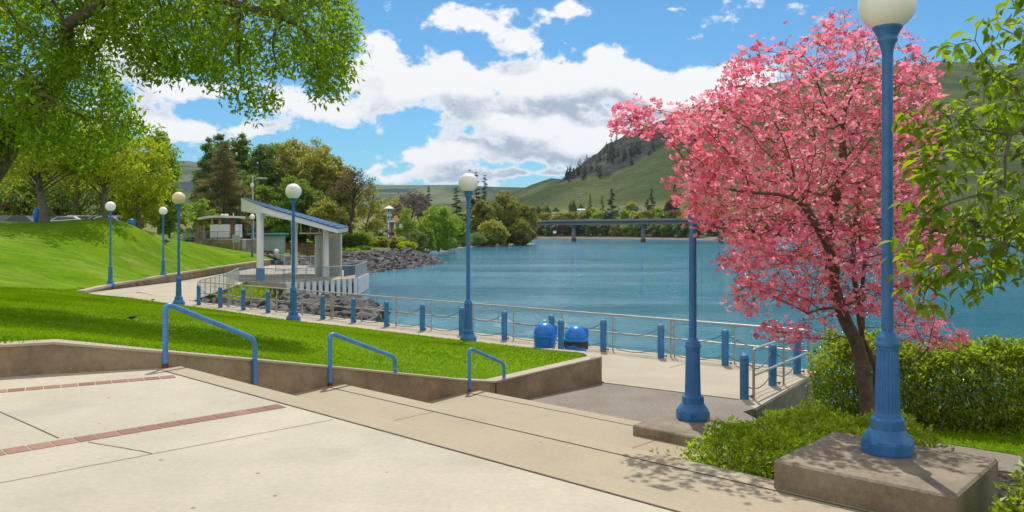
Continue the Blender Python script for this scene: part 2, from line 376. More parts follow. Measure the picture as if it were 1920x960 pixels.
M['lawn'] = ground_mat('lawn_turf', (.075, .160, .004), (.150, .250, .006), .35, .07, (.19, .235, .025), (.24, .31, .09))
M['park'] = ground_mat('park_grass', (.07, .13, .012), (.12, .17, .02), .2, .05, (.16, .15, .05))

def structure(o): o['kind'] = 'structure'; return o
def stuff(o): o['kind'] = 'stuff'; return o

# ------------------------------------------------------------------ frame of the stairs: s along the steps (to the right), n down the stairs (away)
S = np.array([.733, -.68]); Nn = np.array([.68, .733])
def SN(s, n): q = S*s+Nn*n; return (q[0], q[1])
ZP, Z1, Z2 = CAMZ-1.75, CAMZ-2.42, CAMZ-3.02
WALL = [(-12.5, 6.6), (-9, 8.15), (-5.57, 9.72), (-4.4, 10.15), (-2.83, 12.4), (-.84, 14.85), (-.33, 15.5), (1.95, 17.72)]
WTOP = [1.98, 2.0, 2.02, 1.84, 1.27, .60, .45, .57]
def wall_s(n):       # s of the stair wall at a given n
    a, b = np.array(WALL[3]), np.array(WALL[6]); na, nb = a@Nn, b@Nn; q = a+(b-a)*(n-na)/(nb-na); return q@S

# plaza, stairs
mb = MB()
mb.prism([SN(-9.95, 4.33), SN(6, 4.33), SN(6, -9), (-16, -5), (-14, 6.2), (-9, 8.3), (-5.6, 9.9), (-4.5, 10.2)], ZP-.3, ZP)
plaza = structure(mb.build('plaza', M['plaza']))
mb = MB()
def step(n0, n1, z, smax=6.0, zb=-.6):
    mb.prism([SN(wall_s(n0)-.12, n0), SN(smax, n0), SN(smax, n1), SN(wall_s(n1)-.12, n1)], zb, z)
step(4.345, 4.63, ZP+.002)
rz = (ZP-Z1)/4
for k in range(3): step(4.63+.3*k, 4.93+.3*k, ZP-rz*(k+1))
step(5.53, 7.092, Z1); step(7.104, 7.4, Z1+.002)
rz = (Z1-Z2)/4
for k in range(3): step(7.4+.3*k, 7.7+.3*k, Z1-rz*(k+1), -5.35, -3.2)
step(8.3, 10.292, Z2, -5.35, -3.4); step(10.304, 10.6, Z2+.002, -5.35, -3.4)
for k in range(2): step(10.6+.3*k, 10.9+.3*k, Z2-Z2/3*(k+1), -5.35, -3.4)
stairs = structure(mb.build('stairs', M['step']))
# joints and cracks of the paving (open grooves filled with dirt)
mb = MB()
def strip(pts, wd, z):
    for a, b in zip(pts[:-1], pts[1:]):
        a = np.array(a[:2]); b = np.array(b[:2]); t = (b-a)/np.linalg.norm(b-a); q = np.array([-t[1], t[0]])*wd/2
        mb.add([(*(a-q), z), (*(a+q), z), (*(b+q), z), (*(b-q), z)], [(0, 3, 2, 1)])
def jag(a, b, n, amp):
    a = np.array(a[:2]); b = np.array(b[:2]); t = b-a; q = np.array([-t[1], t[0]])/np.linalg.norm(t)
    return [a+t*k/n+q*amp*(RNG.random()-.5)*(0 < k < n) for k in range(n+1)]
zp = ZP+.004
strip([SN(-9.9, 4.337), SN(6, 4.337)], .02, ZP+.0045)
strip([SN(wall_s(7.1), 7.098), SN(2, 7.098)], .014, Z1+.006)
strip([SN(wall_s(10.3), 10.298), SN(-5.3, 10.298)], .014, Z2+.006)
p0 = P(0, 906, ZP); p1 = P(625, 787, ZP); strip(jag(p0*1-(p1-p0)*.6, p1, 24, .006), .008, zp)
strip(jag(P(-160, 700, ZP), P(110, 822, ZP), 9, .008), .010, zp)
strip(jag(P(165, 829, ZP), P(285, 851, ZP), 10, .03), .009, zp)
strip(jag(SN(-8.0, 5.6), SN(-8.0, 7.08), 5, .004), .008, Z1+.005)
strip(jag(SN(-6.3, 8.9), SN(-6.3, 10.28), 5, .004), .008, Z2+.005)
structure(mb.build('pavement_joints', M['joint']))
# brick bands set in the plaza
M['brick'] = leafmat('paving_brick', (.235, .125, .088), (.34, .20, .145), 0.0, None, .85, .2)
V = []; Fq = []; var = []
def brick_band(a, b, wd, ext0):
    a = np.array(a[:2]); b = np.array(b[:2]); L = np.linalg.norm(b-a); t = (b-a)/L; q = np.array([-t[1], t[0]]); a = a-t*ext0; L += ext0
    k = 0; x = 0.0
    while x < L-.1:
        ln = .17; g = .005; c = RNG.random()
        for zz, ins in ((ZP+.0015, 0), (ZP+.005, .003)):
            for (u, v) in ((x+g+ins, g+ins), (x+ln-g-ins, g+ins), (x+ln-g-ins, wd-g-ins), (x+g+ins, wd-g-ins)):
                p = a+t*u+q*v; V.append((p[0], p[1], zz)); var.append(c)
        o = len(V)-8; Fq.append((o+4, o+5, o+6, o+7))
        for i in range(4): Fq.append((o+i, o+(i+1) % 4, o+4+(i+1) % 4, o+4+i))
        x += ln
brick_band(P(0, 855, ZP), P(546, 763, ZP), .20, 2.5)
brick_band(P(0, 737, ZP), P(327, 709, ZP), .20, 3.0)
structure(np_mesh('brick_paving', np.array(V), np.array(Fq), M['brick'], None, np.array(var)))

# ------------------------------------------------------------------ promenade, asphalt, path to the stage
PE0 = np.array([-14.1, 36.0]); PE1 = np.array([6.7, 18.8])       # bollard row
prow = lambda i: PE0+(PE1-PE0)*i/15
pt = (PE1-PE0)/np.linalg.norm(PE1-PE0); pn = np.array([-pt[1], pt[0]])*1.0      # pn points to the water (away from camera)
if pn[1] < 0: pn = -pn
edge = lambda q, o: tuple(np.array(q)+pn*o)
LAWN_EDGE = [(1.95, 17.72), (1.75, 19.3), (.6, 21.1), (-1.3, 23.9), (-4.6, 26.7), (-8.06, 29.4), (-12.2, 33.3), (-15.4, 36.1), (-18.8, 39.2), (-22.9, 42.6)]
PIERC = (7.15, 18.85); PIERN = (4.6, 15.15)
mb = MB()
pro = [PIERN, (4.5, 15.95), (2.05, 17.66)]+[(x+.05, y-.05) for x, y in LAWN_EDGE[1:-1]]+[(-22.7, 42.6), (-20.5, 43.5), edge(PE0-pt*1.2, .75), edge(PE1+pt*.2, .72), PIERC]
mb.prism(pro, -3.2, 0)
structure(mb.build('promenade', M['walk']))
mb = MB(); mb.prism([SN(-10.9, 10.9), SN(-3.4, 10.9), (4.3, 14.9), PIERN, (4.5, 15.95), (2.0, 17.66), (-.33, 15.4)], -.3, -.004)
# asphalt lies flush with the promenade and butts against it
structure(mb.build('asphalt', M['asphalt']))
mb = MB()
mb.prism([edge(PE0-pt*1.2, .45), edge(PE1-pt*.0, .45), edge(PE1, .44), edge(PE0-pt*1.2, .44)], .002, .0045)
strip([edge(PE0, .44), edge(PE1, .44)], .02, .005)
for k in range(1, 7):
    q = prow(k*2.1+.9); strip([q-pn*1.2, q+pn*.7], .015, .005)
strip([(4.55, 15.92), (2.05, 17.66)], .03, .0055)
structure(mb.build('promenade_joints', M['joint']))
# ramp path down to the stage deck
ZD = -.5
mb = MB()
mb.add([(-22.9, 42.6, -.002), (-20.4, 43.6, -.002), (-16.5, 39.2, -.002), (-15.2, 38.2, -.002), (-19.9, 60, ZD-.01), (-25.1, 60, ZD-.01), (-26.5, 88, ZD-.01), (-22, 88, ZD-.01)],
       [(0, 5, 4, 1), (1, 4, 3, 2), (5, 6, 7, 4)])
structure(mb.build('path', M['walk']))

# ------------------------------------------------------------------ lawn
CTRL = [(x, y, z-.03) for (x, y), z in zip(WALL, WTOP)]+[(-1.9, 13.5, .9), (-3.6, 11.3, 1.52),
 (1.75, 19.3, .42), (.6, 21.1, .26), (-1.3, 23.9, .05), (-4.6, 26.7, .03), (-8.06, 29.4, .03), (-12.2, 33.3, .03), (-15.4, 36.1, .03), (-18.8, 39.2, .03), (-22.9, 42.6, .03),
 (-23.9, 47.6, .0), (-25.1, 57.7, -.03), (-25.9, 70, -.03), (-26.7, 90, 0.0), (-23, 35, .8), (-11, 20, 1.35), (-7, 20, 1.0), (-3, 19, .6), (-14, 28, .75), (-17, 20, 1.75), (-18, 12, 2.1), (-13, 9, 2.05),
 (-30, 30, 1.9), (-35, 20, 2.6), (-38, 40, 2.9), (-41, 62, 4.02), (-35, 62, 3.98), (-31, 62, 3.75), (-48, 62, 4.05), (-29, 50, 1.35), (-34, 50, 2.7), (-30.6, 66, 3.45), (-31.7, 72, 2.9), (-32.8, 80, 2.1), (-29.5, 90, .75), (-29, 70, 1.1), (-27, 62, .55), (-27.5, 57.7, .65), (-26.5, 52, .75), (-28, 75, .55), (-28.5, 80, .6), (-27.6, 85, .35),
 (-36, 96, 1.2), (-31, 96, .7), (-40, 80, 3.3), (-45, 98, 2.9), (-60, 62, 4.1), (-90, 60, 4.1), (-90, 98, 3.0), (-60, 98, 3.0), (-60, 78, 3.35), (-45, 70, 3.85), (-38, 69, 3.7), (-52, 74, 3.6), (-46, 77, 3.4), (-50, 88, 3.1), (-38, 76, 3.2), (-47, 54, 3.75), (-40, 54, 3.5), (-70, 30, 4.2), (-90, 7, 4), (-40, 8, 3), (-50, 40, 3.6)]
cx = np.array(CTRL, float)
def _tps(r2): return np.where(r2 > 1e-9, r2*np.log(r2+1e-12), 0)
_n = len(cx); _K = _tps(((cx[:, None, :2]-cx[None, :, :2])**2).sum(-1))+np.eye(_n)*.02; _Pm = np.c_[np.ones(_n), cx[:, :2]]
_A = np.block([[_K, _Pm], [_Pm.T, np.zeros((3, 3))]]); _w = np.linalg.solve(_A, np.r_[cx[:, 2], 0, 0, 0])
def lawn_z(x, y):
    q = np.stack([np.atleast_1d(np.asarray(x, float)), np.atleast_1d(np.asarray(y, float))], -1); out = np.empty(len(q))
    for i in range(0, len(q), 20000):
        b = q[i:i+20000]; out[i:i+20000] = _tps(((b[:, None]-cx[None, :, :2])**2).sum(-1))@_w[:_n]+_w[_n]+b@_w[_n+1:]
    return out
def lawn_hit(px, py):
    d = np.arange(8, 100, .05); x = (px-CX)/F*d; z = CAMZ+(HY-py)/F*d; below = z <= lawn_z(x, d)
    i = np.argmax(below); return np.array([x[i], d[i], lawn_z(x[i], d[i])[0]])
LAWN = [(-92, 6.6)]+WALL+LAWN_EDGE[1:]+[(-23.9, 47.6), (-25.1, 57.7), (-25.9, 70), (-26.7, 90), (-29.5, 92.5), (-38, 98), (-92, 98)]
bd = []
for a, b in zip(LAWN, LAWN[1:]+LAWN[:1]):
    a = np.array(a); b = np.array(b); k = max(1, int(np.linalg.norm(b-a)/.7)) if a[0] > -40 else 8
    bd += [a+(b-a)*i/k for i in range(k)]
gx, gy = np.meshgrid(np.arange(-91, 3, .8), np.arange(7, 98, .8)); g = np.c_[gx.ravel(), gy.ravel()]+RNG.normal(size=(gx.size, 2))*.05
g = g[in_poly(g, LAWN)]; g = g[poly_dist(g, LAWN) > .35]
pts = [Vector(p) for p in bd]+[Vector(p) for p in g]
vo, eo, fo, *_ = delaunay_2d_cdt(pts, [], [list(range(len(bd)))], 1, 1e-4)
V = np.array([[v[0], v[1]] for v in vo]); zz = lawn_z(V[:, 0], V[:, 1])
lawn = structure(np_mesh('lawn', np.c_[V, zz], np.array([f for f in fo if len(f) == 3]), M['lawn'], smooth=True))
# grass blades on the nearer lawn
n = 330000
q = np.c_[RNG.random(n)*26-24, 8+36*RNG.random(n)**1.35]
px = CX+F*q[:, 0]/q[:, 1]; q = q[(px > -60) & (px < 1200)]; q = q[in_poly(q, LAWN)]; q = q[poly_dist(q, LAWN[1:9], False) > .05]
zz = lawn_z(q[:, 0], q[:, 1]); n = len(q)
ax = np.c_[RNG.normal(size=(n, 2))*.45, np.ones(n)]; hgt = .020+.0008*q[:, 1]+.014*RNG.random(n)
leafv = np.clip(RNG.normal(size=n)*.16+(fbm(q[:, 0]*.45+q[:, 1]*.2, q[:, 1]*.6)-.5)*2.2+.5, 0, 1)
o = leaf_mesh('grass', np.c_[q, zz-.006], hgt, .010+.0008*q[:, 1], L_['grass'], axis=ax, fold=.1)
o.data.attributes['var'].data.foreach_set('value', np.repeat(leafv, 4).astype(np.float32)); stuff(o)

# stair side wall with sloping top
def wall_mesh(name, line, tops, bots, th, mat_, side=1):
    m = MB(); n = len(line); L = [np.array(p, float) for p in line]; off = []
    for i in range(n):
        t = L[min(i+1, n-1)]-L[max(i-1, 0)]; t /= np.linalg.norm(t); off.append(np.array([-t[1], t[0]])*th*side)
    for i in range(n-1):
        a, b, c, d = L[i], L[i+1], L[i+1]+off[i+1], L[i]+off[i]
        m.add([(*a, bots[i]), (*b, bots[i+1]), (*c, bots[i+1]), (*d, bots[i]), (*a, tops[i]), (*b, tops[i+1]), (*c, tops[i+1]), (*d, tops[i])],
              [(0, 1, 5, 4), (2, 3, 7, 6), (4, 5, 6, 7), (3, 2, 1, 0)]+([(3, 0, 4, 7)] if i == 0 else [])+([(1, 2, 6, 5)] if i == n-2 else []))
    return m.build(name, mat_)
e = empty('retaining_wall', (WALL[3][0], WALL[3][1], 0)); tag(e, 'brown stained concrete retaining wall sloping down beside the steps below the lawn', 'wall')
def keep(o, e): o.parent = e; o.location = -Vector(e.location); return o
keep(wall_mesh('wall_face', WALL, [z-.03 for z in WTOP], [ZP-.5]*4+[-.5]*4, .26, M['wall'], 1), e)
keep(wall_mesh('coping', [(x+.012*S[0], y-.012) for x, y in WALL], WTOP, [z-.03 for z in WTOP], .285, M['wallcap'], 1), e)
KL = [(1.95, 17.72), (1.9, 18.6), (1.75, 19.3), (.6, 21.1), (-.4, 22.5)]
keep(wall_mesh('kerb', KL, [.57, .52, .45, .29, .13], [-.2]*5, .24, M['wallcap'], 1), e)
mb = MB(); mb.box((1.86, 17.66, .17), (.36, .02, .8), math.atan2(2.2, 2.28)); keep(mb.build('end_face', M['block']), e)
mb = MB()
for p in ((-.33, 15.47),):
    mb.box((p[0]+.02, p[1]-.03, .2), (.02, .03, .46), .75)
keep(mb.build('expansion_joint', M['joint']), e)
# retaining wall of the ramp to the stage
RW = [(-22.75, 42.5), (-23.8, 47.6), (-25.0, 57.7), (-25.8, 70), (-26.55, 88)]
e2 = empty('retaining_wall', (-24, 50, 0)); tag(e2, 'long low tan concrete wall between the lawn slope and the ramp to the stage', 'wall')
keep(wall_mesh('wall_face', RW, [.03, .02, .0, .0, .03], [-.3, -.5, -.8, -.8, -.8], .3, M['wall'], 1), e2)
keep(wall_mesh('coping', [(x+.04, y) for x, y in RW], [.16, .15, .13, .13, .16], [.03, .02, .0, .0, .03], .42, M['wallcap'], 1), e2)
mb = MB(); mb.box((-24.93, 56.9, -.2), (.04, .34, .4), .12); keep(mb.build('vent_cover', M['white']), e2)
# pier end wall is the promenade body; darker tide stain
a, b = np.array(PIERN), np.array(PIERC); t = (b-a)/np.linalg.norm(b-a); nn_ = np.array([t[1], -t[0]])
mb2 = MB(); mb2.prism([tuple(a), tuple(b), tuple(b+nn_*.02), tuple(a+nn_*.02)], -2.2, -.03); tag(mb2.build('pier_wall', M['block']), 'weathered concrete side wall of the pier dropping into the lake', 'wall')
mb2 = MB(); mb2.prism([tuple(a+nn_*.021), tuple(b+nn_*.021), tuple(b+nn_*.03), tuple(a+nn_*.03)], -2.2, [-.95, -.55, -.55, -.95]); structure(mb2.build('tide_stain', M['joint']))

# ------------------------------------------------------------------ water
def water_mat():
    m = bpy.data.materials.new('lake_water'); m.use_nodes = True; N = NT(m.node_tree); b = m.node_tree.nodes['Principled BSDF']
    g = N.n('ShaderNodeNewGeometry').outputs['Position']
    b.inputs['Roughness'].default_value = .12; b.inputs['IOR'].default_value = 1.33
    n0 = N.n('ShaderNodeTexNoise', i_Scale=.018, i_Detail=4.0); N.l(N.vmath('MULTIPLY', g, (1, 2.2, 1)), n0.inputs['Vector'])
    N.l(N.mix(N.ramp(n0.outputs[0], .35, .65), (.013, .125, .185), (.024, .185, .240)), b.inputs['Base Color'])
    ns = N.n('ShaderNodeTexNoise', i_Scale=.05, i_Detail=6.0, i_Roughness=.65); N.l(N.vmath('MULTIPLY', g, (.25, 1.6, 1)), ns.inputs['Vector'])
    N.l(N.ramp(ns.outputs[0], .35, .68, .07, .17), b.inputs['Roughness'])
    n1 = N.n('ShaderNodeTexNoise', i_Scale=1.5, i_Detail=5.0, i_Roughness=.62); N.l(N.vmath('MULTIPLY', g, (.8, 1.35, 1)), n1.inputs['Vector'])
    n2 = N.n('ShaderNodeTexNoise', i_Scale=.22, i_Detail=3.0); N.l(N.vmath('MULTIPLY', g, (.5, 1.2, 1)), n2.inputs['Vector'])
    h = N.math('ADD', n1.outputs[0], N.math('MULTIPLY', n2.outputs[0], 1.5))
    h = N.math('MULTIPLY', h, N.ramp(ns.outputs[0], .3, .7, .8, 1.15))
    bp = N.n('ShaderNodeBump', i_Strength=1.0, i_Distance=.24); N.l(h, bp.inputs['Height']); N.l(bp.outputs[0], b.inputs['Normal'])
    return m
mb = MB(); ZW = -1.9
mb.add([(-260, 10, ZW), (700, 10, ZW), (900, 800, ZW), (-260, 800, ZW)], [(0, 1, 2, 3)])
structure(mb.build('lake_water', water_mat()))

# ------------------------------------------------------------------ left bank beyond the stage
BANK = [(-30, 91), (-22, 92), (-17.5, 98), (-14, 112), (-11.0, 127), (-12.5, 134), (-19, 158), (-22.5, 185), (-22, 203), (-16, 225), (-10.2, 255), (0, 285), (10, 304), (6, 315), (-8, 335), (-30, 365), (-90, 420), (-260, 420), (-260, 91)]
def bank_z(x, y):
    p = np.c_[np.atleast_1d(x), np.atleast_1d(y)]; d = poly_dist(p, BANK[1:-3], False); ins = in_poly(p, BANK); d = np.where(ins, d, -d)
    st = np.clip(ZW-.3+.42*d, -4, .15); st = np.where(p[:, 1] > 150, np.clip(ZW-.15+.16*d, -4, .6), st)
    return st+np.clip(d-6, 0, 60)*.028+(fbm(p[:, 0]*.15, p[:, 1]*.15)-.5)*.25*(d > 3)
gx, gy = np.meshgrid(np.r_[np.arange(-260, -60, 6), np.arange(-60, 24, 1.5)], np.r_[np.arange(89, 220, 1.5), np.arange(220, 422, 4)])
def grid_mesh(name, gx, gy, gz, m, keepmask=None, attrs=None, smooth=True):
    r, c = gx.shape; idx = np.arange(r*c).reshape(r, c); Fq = np.stack([idx[:-1, :-1], idx[:-1, 1:], idx[1:, 1:], idx[1:, :-1]], -1).reshape(-1, 4)
    if keepmask is not None: Fq = Fq[keepmask.ravel()[Fq].any(1)]
    return np_mesh(name, np.c_[gx.ravel(), gy.ravel(), gz.ravel()], Fq, m, smooth=smooth, attrs=attrs)
gz = bank_z(gx.ravel(), gy.ravel()).reshape(gx.shape)
def bank_mat():
    m = ground_mat('bank_ground', (.07, .135, .012), (.12, .185, .02), .12, .05, (.17, .15, .06)); N = NT(m.node_tree); p = m.node_tree.nodes['Principled BSDF']
    old = p.inputs['Base Color'].links[0].from_socket; g = N.n('ShaderNodeNewGeometry').outputs['Position']
    sp = N.n('ShaderNodeSeparateXYZ'); N.l(g, sp.inputs[0]); n = N.n('ShaderNodeTexNoise', i_Scale=.3, i_Detail=6.0); N.l(g, n.inputs['Vector'])
    h = N.math('ADD', sp.outputs[2], N.math('MULTIPLY', N.math('SUBTRACT', n.outputs[0], .5), 1.0))
    N.l(N.mix(N.ramp(h, -.1, .35), N.mix(n.outputs[0], (.17, .14, .115), (.36, .30, .22)), old), p.inputs['Base Color']); return m
structure(grid_mesh('shore_ground', gx, gy, gz, bank_mat(), gz > -3.2))
mb = MB()
pth = [(-41, 140, 0), (-33, 140, 0), (-29, 142, 0), (-26, 148, 0), (-27, 160, 0), (-31, 172, 0), (-33, 190, 0)]
for a, b in zip(pth[:-1], pth[1:]):
    a = np.array(a[:2], float); b = np.array(b[:2], float); t = (b-a)/np.linalg.norm(b-a); qn = np.array([-t[1], t[0]])*1.5
    c4 = [a-qn, a+qn, b+qn, b-qn]; mb.add([(*c, bank_z(c[0], c[1])[0]+.12) for c in c4], [(0, 1, 2, 3)])
structure(mb.build('shore_path', M['path']))

# ------------------------------------------------------------------ hills and far shore
def prof(tab): t = np.array(tab, float); return lambda px: np.interp(px, t[:, 0], t[:, 1])
shoreD = prof([(-400, 700), (900, 560), (1005, 495), (1100, 470), (1300, 405), (1500, 390), (1700, 375), (2000, 360), (2600, 330)])
ridgeY = prof([(-400, 300), (700, 388), (880, 384), (930, 374), (965, 360), (1000, 345), (1035, 334), (1056, 337), (1068, 326), (1082, 316), (1100, 300), (1122, 286), (1137, 270), (1160, 262), (1200, 243), (1240, 226), (1290, 212), (1350, 192), (1450, 155), (1600, 128), (1700, 120), (1760, 114), (1830, 117), (1920, 126), (2200, 150), (2600, 190)])
footY = prof([(-400, 400), (900, 392), (980, 372), (1060, 343), (1100, 336), (1150, 326), (1200, 306), (1250, 285), (1300, 268), (1400, 240), (1600, 215), (1800, 200), (2600, 240)])
farY = prof([(-400, 288), (0, 290), (200, 295), (355, 302), (480, 322), (600, 338), (720, 347), (860, 347), (920, 350), (1000, 352), (1200, 360), (2600, 380)])
pxs = np.linspace(-350, 2500, 720); rows = []; lab = []
ts = [('a', k/26) for k in range(27)]+[('b', k/34) for k in range(1, 35)]+[('c', k/8) for k in range(1, 9)]+[('d', k/26) for k in range(1, 27)]+[('e', 1)]
u = (pxs-CX)/F
sD = shoreD(pxs); fz = CAMZ+(HY-footY(pxs))/F*950; rzv = CAMZ+(HY-ridgeY(pxs))/F*1330; vz = np.minimum(45, rzv*.5); gz4 = CAMZ+(HY-farY(pxs))/F*4200
XX = []; YY = []; ZZ = []; RK = []
cliffmask = np.clip(1-np.abs(pxs-1190)/170, 0, 1)**.5
for kind, t in ts:
    if kind == 'a':
        Dd = sD+(950-sD)*t
        z = np.where(t < .12, ZW-.4+t/.12*4.5, 2.2+(fz-2.2)*(max(0, t-.12)/.88)**1.35)
        z = z+(fbm(u*Dd*.012, Dd*.012)-.5)*12*t*np.minimum(1, fz/50)-np.maximum(0, .10-np.abs(fbm(u*Dd*.018, Dd*.005, 3)-.5))*70*t*t*np.minimum(1, fz/50); rk = np.zeros_like(u)
    elif kind == 'b':
        Dd = 950+(1330-950)*t; z = fz+(rzv-fz)*(t**.85)
        q1 = fbm(u*Dd*.016, Dd*.022, 5); rough = np.abs(q1-.5)*2; z = z+(q1-.5)*np.where(t < .97, 14, 4)*np.clip((rzv-fz)/60, .1, 1)*min(1, t*4)+cliffmask*(fbm(u*Dd*.05, Dd*.05, 5)-.5)*34*math.sin(t*math.pi)**.6; rk = cliffmask*np.ones_like(u)
    elif kind == 'c': Dd = 1330+(1900-1330)*t; z = rzv+(vz-rzv)*t; rk = np.zeros_like(u)
    elif kind == 'd':
        Dd = 1900+(4200-1900)*t; z = vz+(gz4-vz)*t**1.2; z = z+(fbm(u*Dd*.004, Dd*.003, 5)-.5)*70*math.sin(min(1, t)*math.pi)**.7; rk = np.zeros_like(u)+2*t
    else: Dd = 5200; z = gz4*.7; rk = np.zeros_like(u)+2
    Dd = Dd*np.ones_like(u); XX.append(u*Dd); YY.append(Dd); ZZ.append(z); RK.append(rk)
XX, YY, ZZ, RK = map(np.array, (XX, YY, ZZ, RK))
def hill_mat():
    m = bpy.data.materials.new('hill_ground'); m.use_nodes = True; N = NT(m.node_tree); p = m.node_tree.nodes['Principled BSDF']
    geo = N.n('ShaderNodeNewGeometry'); g = geo.outputs['Position']; sp = N.n('ShaderNodeSeparateXYZ'); N.l(g, sp.inputs[0])
    n1 = N.n('ShaderNodeTexNoise', i_Scale=.009, i_Detail=8.0, i_Roughness=.62); N.l(N.vmath('MULTIPLY', g, (1, .7, 2.0)), n1.inputs['Vector'])
    n2 = N.n('ShaderNodeTexNoise', i_Scale=.07, i_Detail=6.0, i_Roughness=.7); N.l(g, n2.inputs['Vector'])
    c = N.mix(N.ramp(n1.outputs[0], .38, .62), (.040, .070, .014), (.100, .122, .034))
    c = N.mix(N.ramp(n2.outputs[0], .5, .75, 0, .6), c, (.075, .052, .028))
    # dry yellow terrace low on the slope
    low = N.math('MULTIPLY', N.ramp(N.math('ADD', sp.outputs[2], N.math('MULTIPLY', n1.outputs[0], 30)), 46, 30), N.ramp(sp.outputs[1], 560, 640))
    c = N.mix(N.math('MULTIPLY', low, .75), c, (.27, .24, .075))
    at = N.n('ShaderNodeAttribute', attribute_name='rock')
    nr = N.n('ShaderNodeTexNoise', i_Scale=.018, i_Detail=7.0, i_Roughness=.65); N.l(N.vmath('MULTIPLY', g, (1, 1, .6)), nr.inputs['Vector'])
    rockc = N.mix(N.ramp(n2.outputs[0], .3, .7), (.014, .016, .016), (.06, .058, .052))
    isr = N.math('MULTIPLY', N.ramp(at.outputs['Fac'], .05, .5), N.ramp(nr.outputs[0], .40, .50))
    isr = N.math('MULTIPLY', isr, N.ramp(at.outputs['Fac'], 1.1, 1.0))
    c = N.mix(isr, c, rockc)
    sh = N.math('MULTIPLY', N.ramp(sp.outputs[2], 1.6, .6), N.ramp(sp.outputs[1], 900, 700)); c = N.mix(sh, c, N.mix(n2.outputs[0], (.17, .13, .095), (.30, .25, .19)))
    # scattered scrub on the far range
    far = N.math('MULTIPLY', N.ramp(sp.outputs[1], 1700, 2200), N.ramp(n1.outputs[0], .42, .56)); c = N.mix(N.math('MULTIPLY', far, .9), c, (.012, .024, .026))
    nf_ = N.n('ShaderNodeTexNoise', i_Scale=.0022, i_Detail=7.0, i_Roughness=.6); N.l(N.vmath('MULTIPLY', g, (1, .6, 3.0)), nf_.inputs['Vector'])
    c = N.mix(N.math('MULTIPLY', N.ramp(sp.outputs[1], 1700, 2200), N.ramp(nf_.outputs[0], .47, .56, 0, .8)), c, (.16, .17, .07))
    N.l(c, p.inputs['Base Color']); p.inputs['Roughness'].default_value = .95; p.inputs['Specular IOR Level'].default_value = .1
    bp = N.n('ShaderNodeBump', i_Strength=.8, i_Distance=11.0); N.l(n2.outputs[0], bp.inputs['Height']); N.l(bp.outputs[0], p.inputs['Normal'])
    return m
structure(grid_mesh('hills', XX, YY, ZZ, hill_mat(), attrs={'rock': RK.ravel()}))
def hill_at(px, D):
    j = int(np.clip(round((px+350)/2850*719), 0, 719)); return np.interp(D, YY[:, j], ZZ[:, j])
def hill_hit(px, py):
    j = int(np.clip(round((px+350)/2850*719), 0, 719)); Dd = np.arange(420, 1335, 1.0); z = np.interp(Dd, YY[:, j], ZZ[:, j]); ray = CAMZ+(HY-py)/F*Dd
    i = np.argmax(ray <= z); return np.array([(px-CX)/F*Dd[i], Dd[i], z[i]])
# lake-floor ground sheet that carries everything to the horizon
mb = MB(); mb.add([(-9000, -300, -5), (9000, -300, -5), (9000, 9000, -5), (-9000, 9000, -5)], [(0, 1, 2, 3)]); structure(mb.build('ground', M['park']))

# ------------------------------------------------------------------ garden on the right
GZ = .33
mb = MB()
GARD = [SN(-5.3, 7.45), SN(6, 7.45), (14, 8), (16, 13.6), (9, 14.0), (6.4, 14.2), (5.3, 14.3), (4.7, 13.6), SN(-5.3, 11.3)]
mb.prism(GARD, -3, GZ); structure(mb.build('garden_bed', M['soil']))
LS = [(3.9, 11.3), (5.6, 10.6), tuple(P(1725, 826, GZ)[:2]), tuple(P(1925, 858, GZ)[:2]), (9.5, 9.6), (13, 10), (14, 13.4), (9, 13.4), (5.2, 13.6), (4.2, 13.4)]
mb = MB(); mb.prism(LS, GZ-.1, GZ+.02); structure(mb.build('garden_lawn', M['lawn']))
mb = MB(); mb.prism([tuple(P(1640, 815, GZ)[:2]), tuple(P(1728, 824, GZ)[:2]), tuple(P(1925, 856, GZ)[:2]), (9.5, 9.5), (9.2, 8.8), tuple(P(1925, 892, GZ)[:2]), tuple(P(1660, 850, GZ)[:2])], GZ-.1, GZ+.012)
structure(mb.build('garden_path', M['asphalt']))
n = 26000; q = np.c_[RNG.random(n)*9+3.9, RNG.random(n)*4.6+9.3]; q = q[in_poly(q, LS)]; n = len(q)
stuff(leaf_mesh('grass', np.c_[q, np.full(n, GZ+.015)], .035+.035*RNG.random(n), .018, L_['grass'], axis=np.c_[RNG.normal(size=(n, 2))*.5, np.ones(n)], fold=.1))

